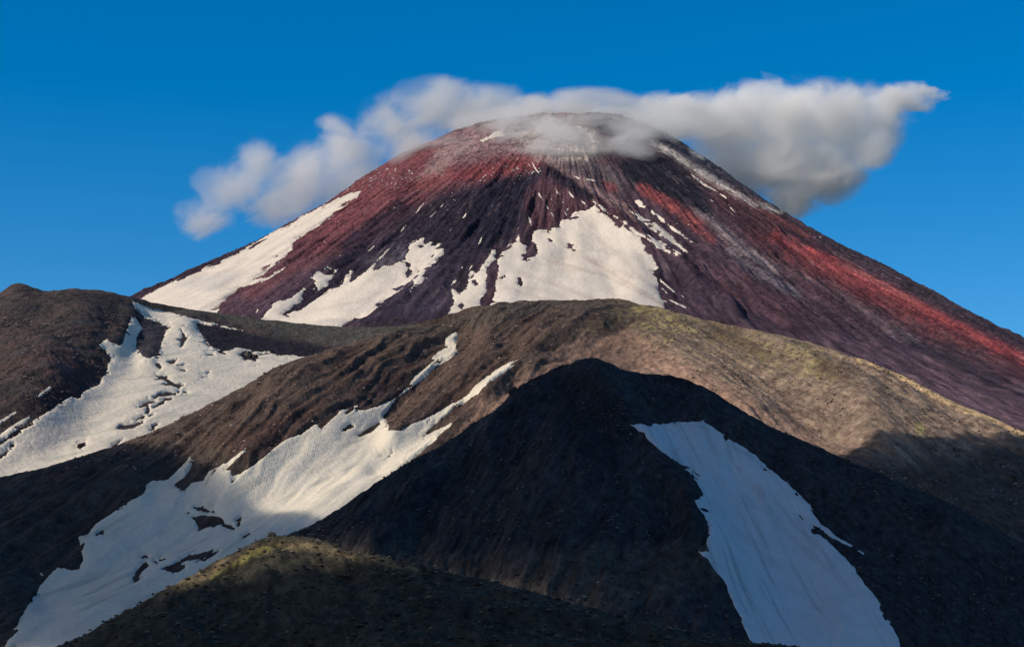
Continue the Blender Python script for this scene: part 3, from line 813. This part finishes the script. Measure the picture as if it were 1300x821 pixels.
M_mid = mat_ground('brown and ochre scree', 2.0, .8, 1.0, 1.6)
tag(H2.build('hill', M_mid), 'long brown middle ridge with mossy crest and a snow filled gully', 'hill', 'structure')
t2 = snow_tint(H2, .65, 34, 18, 241, (.70, .635, .525), (.36, .37, .30))
sm2 = blur(H2s, 6)
M_snow2 = mat_snow('gully snow', 3.5, 5.0)
build_snow(H2, snow_field(H2, S2, hole2, [], hs2, 1.5, 1.0), M_snow2, 'large branching snowfield in the gully of the middle ridge, partly in shade', 1.6, .55, None, t2, sm2)
build_snow(H2, snow_field(H2, [], strokes=[([(49, 726), (54, 729)], 1.2)], rough=.5, streak=.4), M_snow2, 'tiny snow fleck left of the foot of the gully snowfield', 1, .5, None, t2)

# ================================================================== DARK FRONT RIDGE
H3 = ridge_land(
    [(200, 760), (300, 708), (350, 684), (380, 673), (400, 664), (440, 639), (480, 611), (530, 581), (560, 566), (600, 538), (640, 510), (652, 496), (684, 477), (720, 462), (746, 455), (764, 457), (786, 467), (823, 474), (848, 476), (878, 484), (907, 498), (932, 515), (962, 532), (980, 542), (1012, 556), (1043, 569), (1075, 584), (1107, 597), (1132, 608), (1170, 623), (1202, 636), (1233, 653), (1300, 690), (1400, 740), (1500, 780)],
    [(200, 700), (380, 740), (500, 800), (640, 890), (745, 950), (900, 990), (1100, 1010), (1300, 1010), (1500, 1000)],
    [(200, .4), (400, .44), (600, .5), (745, .52), (900, .5), (1100, .46), (1300, .42), (1500, .4)], 16, 200, 430, 1250, 360, 180, 1480, .5, 1.15, shear=.3, base_flat=-6)
S3 = [[(801, 539), (814, 537), (839, 538), (861, 536), (892, 534), (903, 541), (926, 555), (954, 574), (982, 598), (1001, 615), (1018, 630), (1036, 649), (1028, 646), (1046, 667), (1063, 681), (1083, 693), (1080, 694), (1062, 685), (1043, 673), (1032, 667), (1046, 683), (1069, 703), (1083, 719), (1091, 731), (1120, 770), (1150, 830), (960, 830), (920, 740), (914, 730), (898, 710), (884, 699), (902, 700), (896, 686), (900, 678), (898, 661), (888, 647), (882, 635), (892, 628), (884, 611), (867, 591), (850, 580), (833, 567), (816, 552)]]
H3.raise_along([(850, 510), (900, 580), (960, 650), (1010, 740)], 60, -9)
H3.raise_along([(746, 458), (800, 540), (870, 620), (900, 700)], 26, 9)
H3.raise_along([(746, 458), (640, 560), (520, 660)], 40, -6)
H3.raise_along([(600, 545), (560, 600), (470, 690)], 30, 6)
H3.raise_along([(1080, 590), (1180, 660), (1300, 740)], 40, 5)
H3.raise_along([(858, 548), (852, 562), (866, 586)], 4, -1.6)
H3.raise_along([(925, 566), (935, 590), (960, 610)], 7, -1.8)
H3.e1 = fbm(H3.fu / 5, H3.fv / 14, 4, 311); H3.e2 = fbm(H3.fu / 1.8, H3.fv / 3, 3, 312)
H3.reproject()
msk = sstep(0, 5, snow_field(H3, S3, [], [], [], 1, 1))
edge = .3 + .7 * sstep(0, 30, np.abs(H3.T))
gul = ridged(H3.fu / 26 + .4 * fbm(H3.X / 50, H3.Y / 50, 2, 3), H3.fv / 180, 3, 321) - .3
H3.Z += (fbm(H3.X / 60, H3.Y / 60, 4, 320) * 3.0 + gul * 3.6 + (ridged(H3.fu / 9, H3.fv / 70, 3, 327) - .3) * 1.0) * edge * (1 - .6 * msk)
fit_crest(H3, 25, 70)
H3s = H3.Z.copy()
H3.Z += fbm(H3.X / 9, H3.Y / 9, 6, 325, .68) * 1.8 * (1 - .85 * msk) * (.45 + .55 * edge)
H3.reproject()
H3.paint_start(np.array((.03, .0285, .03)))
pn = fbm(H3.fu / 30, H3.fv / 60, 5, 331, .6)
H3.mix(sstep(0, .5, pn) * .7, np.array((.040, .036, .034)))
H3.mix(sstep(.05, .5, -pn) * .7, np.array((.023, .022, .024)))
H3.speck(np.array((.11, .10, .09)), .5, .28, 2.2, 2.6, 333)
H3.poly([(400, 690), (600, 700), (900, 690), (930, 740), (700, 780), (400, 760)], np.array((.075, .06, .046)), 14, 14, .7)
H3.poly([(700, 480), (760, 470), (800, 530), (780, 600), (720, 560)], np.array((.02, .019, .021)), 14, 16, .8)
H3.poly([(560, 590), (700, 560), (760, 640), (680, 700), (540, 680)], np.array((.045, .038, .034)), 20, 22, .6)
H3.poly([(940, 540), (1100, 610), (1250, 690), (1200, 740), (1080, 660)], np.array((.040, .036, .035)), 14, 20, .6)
H3.stroke([(640, 500), (590, 560), (480, 640)], [2, 5, 4], np.array((.075, .068, .06)), 8, 9, .5)
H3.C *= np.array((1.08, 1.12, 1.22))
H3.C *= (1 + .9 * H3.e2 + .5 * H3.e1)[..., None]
M_front = mat_ground('dark basalt scree', 1.2, .85, 1.0, 1.0)
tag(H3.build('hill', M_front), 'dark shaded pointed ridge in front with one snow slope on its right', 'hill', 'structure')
fu_keep = H3.fu; H3.fu = H3.X - .12 * H3.T
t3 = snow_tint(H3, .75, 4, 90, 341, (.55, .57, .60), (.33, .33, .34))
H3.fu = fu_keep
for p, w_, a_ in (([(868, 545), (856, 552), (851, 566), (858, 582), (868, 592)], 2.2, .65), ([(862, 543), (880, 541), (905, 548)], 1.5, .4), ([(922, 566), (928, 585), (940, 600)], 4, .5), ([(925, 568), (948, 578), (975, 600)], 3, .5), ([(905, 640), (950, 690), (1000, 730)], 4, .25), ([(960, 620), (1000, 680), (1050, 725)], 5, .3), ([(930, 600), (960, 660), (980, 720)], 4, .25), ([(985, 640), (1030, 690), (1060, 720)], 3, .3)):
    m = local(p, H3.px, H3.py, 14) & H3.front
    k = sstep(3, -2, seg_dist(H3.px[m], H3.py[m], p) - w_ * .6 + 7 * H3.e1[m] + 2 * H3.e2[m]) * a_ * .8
    t3[m] += k[:, None] * (np.array((.33, .31, .29)) - t3[m])  # melt-ring dirt, plus the shade of hollows painted into the snow colour
sm3 = blur(H3s, 6)
M_snow3 = mat_snow('front snow', 1.6, 2.2)
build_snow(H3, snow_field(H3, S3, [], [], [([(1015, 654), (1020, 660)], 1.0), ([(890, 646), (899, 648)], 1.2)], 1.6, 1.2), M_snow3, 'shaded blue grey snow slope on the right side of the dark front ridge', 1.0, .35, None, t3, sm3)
build_snow(H3, snow_field(H3, [], strokes=[([(1090, 699), (1097, 703)], [1.2, 1.0])], rough=.4, streak=.3), M_snow3, 'tiny snow scrap below the right edge of the shaded front snow slope', .6, .35, None, t3)

# ================================================================== NEAREST KNOLL
H4 = ridge_land(
    [(-250, 880), (0, 850), (100, 808), (170, 770), (240, 731), (290, 705), (325, 687), (345, 679), (362, 679), (400, 684), (440, 697), (480, 706), (530, 717), (600, 733), (680, 752), (760, 775), (900, 806), (1000, 820), (1150, 832), (1300, 840), (1550, 850)],
    [(-250, 560), (200, 600), (345, 640), (500, 600), (700, 560), (1000, 540), (1550, 520)],
    [(-250, .24), (200, .32), (345, .37), (500, .3), (800, .22), (1550, .18)], 3, 60, 495, 900, 240, -230, 1530, .32, 1.3, base_flat=-3.0)
H4.raise_along([(350, 690), (420, 712), (500, 730)], 16, -2.2)
H4.e1 = fbm(H4.fu / 4, H4.fv / 8, 4, 411); H4.e2 = fbm(H4.fu / 1.2, H4.fv / 1.8, 3, 412)
edge = .3 + .7 * sstep(0, 20, np.abs(H4.T))
H4.Z += (fbm(H4.X / 30, H4.Y / 30, 5, 420, .58) * 4.2 + (ridged((H4.X + .4 * H4.Y) / 16, H4.Y / 45, 3, 421) - .3) * 1.8) * edge
fit_crest(H4, 41, 50)
H4.Z += fbm(H4.X / 4, H4.Y / 4, 5, 425, .7) * .9 * (.4 + .6 * edge)
H4.reproject()
H4.paint_start(np.array((.040, .039, .030)))
pn = fbm(H4.fu / 14, H4.fv / 20, 5, 431, .6)
H4.mix(sstep(0, .5, pn) * .7, np.array((.07, .06, .042)))
H4.mix(sstep(.05, .5, -pn) * .7, np.array((.035, .04, .03)))
H4.stroke([(230, 745), (290, 715), (345, 690), (400, 694), (440, 706), (530, 722)], [7, 6, 5, 4, 4, 2], np.array((.15, .115, .065)), 6, 6, .9)
H4.stroke([(270, 733), (300, 715), (330, 698), (355, 692)], [2, 4, 4, 2], np.array((.21, .19, .06)), 4, 5, .9)  # crest moss, its colour brightened to carry the sunlit strip
H4.C *= (1 + 1.0 * H4.e2 + .7 * H4.e1)[..., None]
M_knoll = mat_ground('mossy tundra', .8, .8, 1.0, .6)
tag(H4.build('hill', M_knoll), 'nearest low knoll with a sunlit mossy crest at the bottom left', 'hill', 'structure')

# ================================================================== GROUND
gx = np.concatenate([np.linspace(-30000, -3000, 20), np.linspace(-2600, 2600, 60), np.linspace(3000, 30000, 20)])
gy = np.concatenate([np.linspace(-30000, -3000, 20), np.linspace(-2600, 4000, 60), np.linspace(4500, 32000, 20)])
GX, GY = np.meshgrid(gx, gy)
G = Land(GX, GY, -5 + fbm(GX / 400, GY / 400, 3, 500) * 1.5, GX, GY, np.ones(GX.shape, bool))
G.paint_start(np.array((.06, .055, .04)))
tag(G.build('ground', M_knoll), 'flat dark tundra plain spreading out beneath all the hills', 'ground', 'structure')

# ================================================================== RUBBLE AND BOULDERS
def scatter(name, land, weight, count, size, mat, cols, label, kind, cat, flat=.7):
    p = (weight * land.front).ravel().astype(float); p /= p.sum()
    pick = RNG.choice(len(p), count, p=p)
    P = np.stack([land.X.ravel()[pick], land.Y.ravel()[pick], land.Z.ravel()[pick]], -1)
    P[:, :2] += RNG.normal(0, .6, (count, 2))
    S = size[0] + (size[1] - size[0]) * RNG.random(count) ** 3
    base = np.array([(1, 0, 0), (.3, .95, 0), (-.8, .6, 0), (-.8, -.6, 0), (.3, -.95, 0), (0, 0, .9), (0, 0, -.6)])
    tri = np.array([(0, 1, 5), (1, 2, 5), (2, 3, 5), (3, 4, 5), (4, 0, 5), (1, 0, 6), (2, 1, 6), (3, 2, 6), (4, 3, 6), (0, 4, 6)])
    ang = RNG.random(count) * 6.28
    W = base[None] * (1 + RNG.normal(0, .22, (count, 7, 3)))
    c, s_ = np.cos(ang)[:, None], np.sin(ang)[:, None]
    WX = W[..., 0] * c - W[..., 1] * s_; WY = W[..., 0] * s_ + W[..., 1] * c
    Vv = np.stack([WX, WY, W[..., 2] * flat], -1) * S[:, None, None] + P[:, None]
    T = (tri[None] + (np.arange(count) * 7)[:, None, None]).reshape(-1, 3)
    cc = np.array(cols)[RNG.integers(0, len(cols), count)] * (.7 + .6 * RNG.random((count, 1)))
    o = mesh_obj(name, Vv.reshape(-1, 3), T, mat, np.repeat(cc, 7, 0), smooth=False)
    return tag(o, label, cat, kind)


M_rock = mat_ground('loose rock', 1.2, .3, .5, .4)
wr = sstep(780, 880, H2.px) * (H2.T > 0) * (H2.py < 640) * sstep(-.2, .4, fbm(H2.X / 60, H2.Y / 60, 3, 600)) + .25 * (H2.T > 0) * (H2.py < 600) * (H2.px < 780)
wr = wr * (snow_field(H2, S2) < -3)
scatter('rubble', H2, wr, 9000, (.35, 1.6), M_rock, [alb(150, 130, 112), alb(120, 100, 84), alb(70, 60, 54), alb(165, 128, 110)], 'loose stones strewn over the slopes of the brown middle ridge', 'stuff', 'rubble')
wr = (H3.T > 0) * (H3.py < 800) * sstep(-.3, .4, fbm(H3.X / 40, H3.Y / 40, 3, 601)) * (snow_field(H3, S3) < -2)
scatter('rubble', H3, wr, 5500, (.2, .95), M_rock, [(.09, .085, .08), (.16, .15, .14), (.05, .045, .045)], 'loose stones strewn over the dark shaded front ridge', 'stuff', 'rubble')
wr = (H1.T > 0) * (H1.px < 180) * (H1.py > 400) * (snow_field(H1, sn1) < -3) * sstep(-.1, .4, fbm(H1.X / 60, H1.Y / 60, 3, 602))
scatter('rubble', H1, wr, 3500, (.5, 2.4), M_rock, [alb(130, 110, 104), alb(110, 84, 76), alb(60, 52, 52)], 'loose stones strewn over the brown left hill', 'stuff', 'rubble')
wr = (H4.T > -2) * (H4.py < 830)
scatter('rubble', H4, wr, 5000, (.12, 1.1), M_rock, [(.1, .09, .07), (.05, .045, .04)], 'small stones on the nearest mossy knoll', 'stuff', 'rubble')
# sprinkled remains of snow high on the cone
wz = np.zeros(V.X.shape)
for p in ([(590, 238), (600, 222), (640, 203), (685, 205), (690, 225), (660, 232), (625, 226), (605, 240)], [(370, 282), (410, 258), (470, 222), (500, 210), (520, 222), (470, 238), (430, 250), (385, 275)], [(480, 235), (520, 215), (530, 225), (500, 245)],
          [(565, 240), (590, 235), (580, 262), (555, 270)], [(1035, 290), (1060, 300), (1055, 310), (1030, 300)], [(670, 238), (700, 240), (760, 262), (700, 280)], [(1100, 425), (1140, 435), (1130, 450), (1090, 435)], [(860, 268), (880, 300), (850, 290)]):
    m = local(p, V.px, V.py, 8) & V.front
    wz[m] = np.maximum(wz[m], sstep(-6, 6, poly_sd(V.px[m], V.py[m], p)) * (.25 if p[0][0] in (565, 1035, 670, 1100, 860) else 1))
wz *= sstep(.0, .3, V.e1 + .5 * V.e2)
scatter('snow', V, wz, 620, (.8, 3.0), M_snow_far, [(.84, .81, .78)], 'scattered white flecks of snow on the red cinder near the summit', 'stuff', 'snow', .9)


def boulder(land, px, py, size, col, label, sq=(1, .8, .7), seed=0):
    P = land.near(px, py)
    bm = bmesh.new(); bmesh.ops.create_icosphere(bm, subdivisions=4, radius=1)
    co = np.array([v.co[:] for v in bm.verts])
    n = fbm(co[:, 0] * 1.3 + co[:, 2] * .9 + seed * 7, co[:, 1] * 1.3 - co[:, 2] * .7, 4, 700 + seed, .55)
    n2 = np.floor((fbm(co[:, 0] * .9 - co[:, 2], co[:, 1] * .9 + co[:, 2], 2, 720 + seed)) * 6) / 6
    co = co * (1 + .45 * n + .3 * n2)[:, None] * np.array(sq) * size
    Fc = np.array([[v.index for v in f.verts] for f in bm.faces]); bm.free()
    o = mesh_obj('boulder', co, Fc, M_rock, np.tile(np.array(col), (len(co), 1)), smooth=False)
    o.location = P + np.array([0, 0, size * .2])
    o.rotation_euler = (0, 0, seed * 1.3)
    return tag(o, label, 'boulder', None, 'boulders on the ridges')


dk = np.array((.05, .045, .045))
boulder(H3, 652, 499, 2.6, dk, 'dark boulder standing on the left crest line of the shaded front ridge', (1, .8, 1), 1)
boulder(H4, 346, 680, 1.5, dk, 'dark boulder on the highest point of the nearest mossy knoll', (1.2, .9, .8), 2)
boulder(H1, 306, 452, 3.4, dk, 'small dark boulder, leftmost of three lying on the bowl snow', (1, .8, .9), 3)
boulder(H1, 315, 452, 6.0, np.array((.085, .08, .078)), 'grey boulder, biggest of three lying together on the bowl snow', (1, .8, .8), 4)
boulder(H1, 324, 455, 4.6, dk, 'dark boulder, rightmost of three lying on the bowl snow', (.9, .8, 1), 5)
boulder(H1, 103, 567, 4.0, dk, 'lone dark boulder low on the wide bowl snowfield', (1.5, .8, .7), 6)
boulder(H3, 1075, 586, 1.5, dk, 'dark boulder on the right crest line of the shaded front ridge', (1, .8, .9), 7)

# ================================================================== CLOUDS
def cloud(name, label, blobs, density, gain, erode, size, hull=1.12, aniso=.35, voxel=26, detail=6, rough=.6, squash=(1, 1, 1), step=None, warp=0.6, albedo=.99, ripple=120.0, wind=None, homogeneous=False, group=None):
    """blobs: (px, py, distance, rx, ry, rz) - centre seen from the camera, radii in metres"""
    cs = [(at(b[0], b[1], b[2]), np.array(b[3:])) if len(b) == 6 else (np.array(b[0]), np.array(b[1])) for b in blobs]
    org = np.mean([c for c, r in cs], 0)
    bm = bmesh.new()
    for c, r in cs:
        res = bmesh.ops.create_icosphere(bm, subdivisions=3, radius=1)
        for v in res['verts']:
            p = np.array(v.co) * r * hull + (c - org)
            v.co = Vector(p)
    me = bpy.data.meshes.new(name + '_raw'); bm.to_mesh(me); bm.free()
    tmp = bpy.data.objects.new(name + '_raw', me); COL.objects.link(tmp)
    md = tmp.modifiers.new('r', 'REMESH'); md.mode = 'VOXEL'; md.voxel_size = voxel
    dg = bpy.context.evaluated_depsgraph_get()
    me2 = bpy.data.meshes.new_from_object(tmp.evaluated_get(dg))
    bpy.data.objects.remove(tmp)
    o = bpy.data.objects.new(name, me2); COL.objects.link(o); o.location = org
    m, nt = nodes_of(name + ' vapour'); L = nt.links.new
    vol = nt.nodes.new('ShaderNodeVolumePrincipled')
    vol.inputs['Color'].default_value = (.995, .997, 1, 1)
    vol.inputs['Anisotropy'].default_value = aniso
    out = nt.nodes.new('ShaderNodeOutputMaterial'); L(vol.outputs[0], out.inputs['Volume'])
    if homogeneous:
        vol.inputs['Density'].default_value = density
    else:
        tc = nt.nodes.new('ShaderNodeTexCoord').outputs['Object']
        wn = nt.nodes.new('ShaderNodeTexNoise'); wn.inputs['Scale'].default_value = 1 / (size * 1.3); wn.inputs['Detail'].default_value = 3
        L(tc, wn.inputs['Vector'])
        wv = nt.nodes.new('ShaderNodeVectorMath'); wv.operation = 'MULTIPLY_ADD'
        wv.inputs[1].default_value = (ripple,) * 3
        sb = nt.nodes.new('ShaderNodeVectorMath'); sb.operation = 'SUBTRACT'; sb.inputs[1].default_value = (.5, .5, .5)
        L(wn.outputs['Color'], sb.inputs[0]); L(sb.outputs[0], wv.inputs[0]); L(tc, wv.inputs[2])
        wc = wv.outputs[0]
        field = plain = None
        for c, r in cs:
            v = c - org
            ma = nt.nodes.new('ShaderNodeVectorMath'); ma.operation = 'MULTIPLY_ADD'
            L(wc, ma.inputs[0]); ma.inputs[1].default_value = tuple(1 / r); ma.inputs[2].default_value = tuple(-v / r)
            ln = nt.nodes.new('ShaderNodeVectorMath'); ln.operation = 'LENGTH'; L(ma.outputs[0], ln.inputs[0])
            field = ln.outputs['Value'] if field is None else math_node(nt, 'SMOOTH_MIN', field, ln.outputs['Value'], .25)
            mb = nt.nodes.new('ShaderNodeVectorMath'); mb.operation = 'MULTIPLY_ADD'
            L(tc, mb.inputs[0]); mb.inputs[1].default_value = tuple(1 / r); mb.inputs[2].default_value = tuple(-v / r)
            l2 = nt.nodes.new('ShaderNodeVectorMath'); l2.operation = 'LENGTH'; L(mb.outputs[0], l2.inputs[0])
            plain = l2.outputs['Value'] if plain is None else math_node(nt, 'MINIMUM', plain, l2.outputs['Value'])
        mp = nt.nodes.new('ShaderNodeMapping'); mp.inputs['Scale'].default_value = squash
        if wind:                                 # drawn out along the wind
            mp.vector_type = 'TEXTURE'; mp.inputs['Scale'].default_value = (wind[0], 1, .85); mp.inputs['Rotation'].default_value = (0, R(-wind[1]), 0)
        L(wc, mp.inputs['Vector'])
        n = noise_node(nt, mp.outputs[0], 1 / size, detail, rough, warp)
        s = math_node(nt, 'SUBTRACT', 1.0, field)
        s = math_node(nt, 'MULTIPLY_ADD', math_node(nt, 'SUBTRACT', n, .5), erode, s)
        s = math_node(nt, 'MULTIPLY', s, gain, clamp=True)
        inside = math_node(nt, 'MULTIPLY', math_node(nt, 'SUBTRACT', hull * .97, plain), 3.5, clamp=True)
        s = math_node(nt, 'MULTIPLY', math_node(nt, 'MULTIPLY', s, inside), density)
        L(s, vol.inputs['Density'])
    me2.materials.clear(); me2.materials.append(m)
    return tag(o, label, 'cloud', None, group)


cloud('cloud', 'bright cloud bank streaming right from behind the volcano summit',
      [(790, 156, 5150, 200, 120, 32), (860, 150, 5150, 170, 130, 55), (930, 155, 5200, 150, 150, 95), (1000, 150, 5200, 150, 170, 105), (1070, 155, 5200, 130, 160, 105),
       (990, 205, 5250, 150, 160, 110), (1050, 215, 5250, 120, 150, 90), (1010, 250, 5300, 80, 110, 60), (1125, 150, 5200, 80, 100, 80), (1145, 128, 5200, 90, 90, 46), (1105, 190, 5200, 80, 100, 60), (1172, 112, 5200, 60, 50, 22), (1168, 136, 5200, 50, 50, 26), (1192, 120, 5210, 50, 40, 10), (930, 215, 5280, 150, 130, 90)],
      .034, 1.6, 2.6, 115, 1.34, aniso=-.4, detail=8, rough=.75, ripple=120.0, wind=(1.25, 15))
cloud('cloud', 'thin ragged cloud trailing down left behind the volcano flank',
      [(560, 138, 5250, 160, 140, 70), (500, 160, 5250, 120, 130, 72), (610, 132, 5250, 140, 110, 48), (670, 134, 5250, 130, 90, 32), (440, 195, 5250, 120, 120, 80), (390, 220, 5250, 120, 110, 85), (330, 205, 5250, 75, 90, 62), (345, 255, 5250, 120, 100, 80), (290, 240, 5250, 100, 90, 70), (262, 275, 5250, 85, 80, 60), (365, 235, 5250, 120, 100, 85), (312, 232, 5250, 90, 90, 60), (425, 165, 5250, 70, 80, 40), (460, 230, 5280, 150, 110, 75), (540, 190, 5280, 120, 110, 50)],
      .0165, 1.35, 2.9, 140, 1.36, aniso=-.4, detail=8, rough=.7, ripple=170.0, wind=(1.7, 38))


def on_cone(px, py, off, *r):
    p = V.near(px, py)
    return (px, py, math.hypot(p[0], p[1]) + off) + r


veil = []
for k in range(46):
    if k < 20: px_, py_ = 610 + 260 * RNG.random(), 143 + 24 * RNG.random()
    elif k < 34: px_, py_ = 660 + 150 * RNG.random(), 165 + 36 * RNG.random()
    else:
        px_ = 525 + 125 * RNG.random(); py_ = float(np.interp(px_, *zip(*SKYLINE))) + 14 * RNG.random()
    r_ = 34 + 46 * RNG.random()
    py_ = max(py_, float(np.interp(px_, *zip(*SKYLINE))) - 2)
    veil.append(on_cone(px_, py_, -6, r_ * 1.5, r_ * .8, r_ * ((.6 if k < 20 else .42) + .3 * RNG.random())))
veil += [(770, 138, 4830, 200, 150, 34), (690, 142, 4800, 170, 120, 30), (860, 160, 4940, 150, 130, 32), (640, 150, 4820, 110, 90, 24)]
cloud('mist', 'thin veil of mist sliding over the summit of the volcano', veil,
      .024, .95, 3.2, 120, 1.25, aniso=-.4, voxel=14, ripple=110.0, rough=.62, wind=(1.6, 20))['category'] = 'mist'


def above(spots, T):
    """blobs of a cloud that drifts up-sun of the ground spots it shades"""
    return [(np.array(p) + SUN * T, r) for p, r in spots]


cloud('cloud', 'low grey cloud drifting overhead that shades the front ridge',
      above([((x, y, 0), (rx, ry, 45)) for x, y, rx, ry in (
          (150, 893, 265, 208), (330, 1130, 150, 170), (450, 1385, 190, 160), (560, 1460, 130, 135), (-230, 1120, 150, 110), (690, 1530, 140, 140), (-190, 1425, 165, 175), (-150, 1235, 180, 180),
          (-20, 1090, 150, 110), (10, 535, 170, 92), (-220, 505, 130, 55), (210, 610, 180, 140), (0, 390, 420, 120))], 1500),
      .035, 1, 1, 100, hull=1.0, voxel=20, homogeneous=True)

# ================================================================== LIGHT, SKY, CAMERA
sun = bpy.data.lights.new('sun', 'SUN'); sun.energy = 3.9; sun.angle = R(.5); sun.color = (1, .88, .72)
so = bpy.data.objects.new('sun', sun); COL.objects.link(so)
so.rotation_euler = Vector(-SUN).to_track_quat('-Z', 'Y').to_euler()
so.location = tuple(SUN * 3000)

w = bpy.data.worlds.new('World'); SC.world = w; w.use_nodes = True
nt = w.node_tree; nt.nodes.clear()
sky = nt.nodes.new('ShaderNodeTexSky'); sky.sky_type = 'NISHITA'; sky.sun_disc = False
sky.sun_elevation = SUN_EL; sky.sun_rotation = SUN_AZ % (2 * math.pi)
sky.altitude = 900; sky.air_density = 1.0; sky.dust_density = 0.05; sky.ozone_density = 3.0
hs = nt.nodes.new('ShaderNodeHueSaturation'); hs.inputs['Saturation'].default_value = 1.55
gd = nt.nodes.new('ShaderNodeTexCoord')
dp = nt.nodes.new('ShaderNodeVectorMath'); dp.operation = 'DOT_PRODUCT'; dp.inputs[1].default_value = tuple(SUN)
nt.links.new(gd.outputs['Generated'], dp.inputs[0])
mr = nt.nodes.new('ShaderNodeMapRange'); mr.interpolation_type = 'SMOOTHSTEP'      # the sky pales towards the sun
mr.inputs['From Min'].default_value = .03; mr.inputs['From Max'].default_value = .7
mr.inputs['To Min'].default_value = 1.48; mr.inputs['To Max'].default_value = .85
nt.links.new(dp.outputs['Value'], mr.inputs['Value']); nt.links.new(mr.outputs[0], hs.inputs['Saturation'])
mv = nt.nodes.new('ShaderNodeMapRange'); mv.interpolation_type = 'SMOOTHSTEP'
mv.inputs['From Min'].default_value = .03; mv.inputs['From Max'].default_value = .5
mv.inputs['To Min'].default_value = 1.0; mv.inputs['To Max'].default_value = .66
nt.links.new(dp.outputs['Value'], mv.inputs['Value']); nt.links.new(mv.outputs[0], hs.inputs['Value'])
bg = nt.nodes.new('ShaderNodeBackground'); bg.inputs['Strength'].default_value = .118
wo = nt.nodes.new('ShaderNodeOutputWorld')
nt.links.new(sky.outputs[0], hs.inputs['Color']); nt.links.new(hs.outputs[0], bg.inputs['Color']); nt.links.new(bg.outputs[0], wo.inputs['Surface'])

cam = bpy.data.cameras.new('camera'); cam.sensor_width = 36; cam.lens = 36 * F / PW
cam.clip_start = 1; cam.clip_end = 60000
co = bpy.data.objects.new('camera', cam); COL.objects.link(co)
co.rotation_euler = (math.pi / 2 + PITCH, 0, 0)
SC.camera = co

SC.render.engine = 'CYCLES'
cy = SC.cycles
cy.use_denoising = True; cy.denoising_prefilter = 'FAST'; cy.denoising_input_passes = 'RGB_ALBEDO_NORMAL'
cy.max_bounces = 24; cy.diffuse_bounces = 2; cy.glossy_bounces = 1; cy.transmission_bounces = 1
cy.volume_bounces = 24
cy.volume_step_rate = 1.0; cy.volume_max_steps = 256
cy.caustics_reflective = False; cy.caustics_refractive = False
SC.view_settings.view_transform = 'Standard'; SC.view_settings.look = 'None'
SC.view_settings.exposure = 0.05; SC.view_settings.gamma = 1
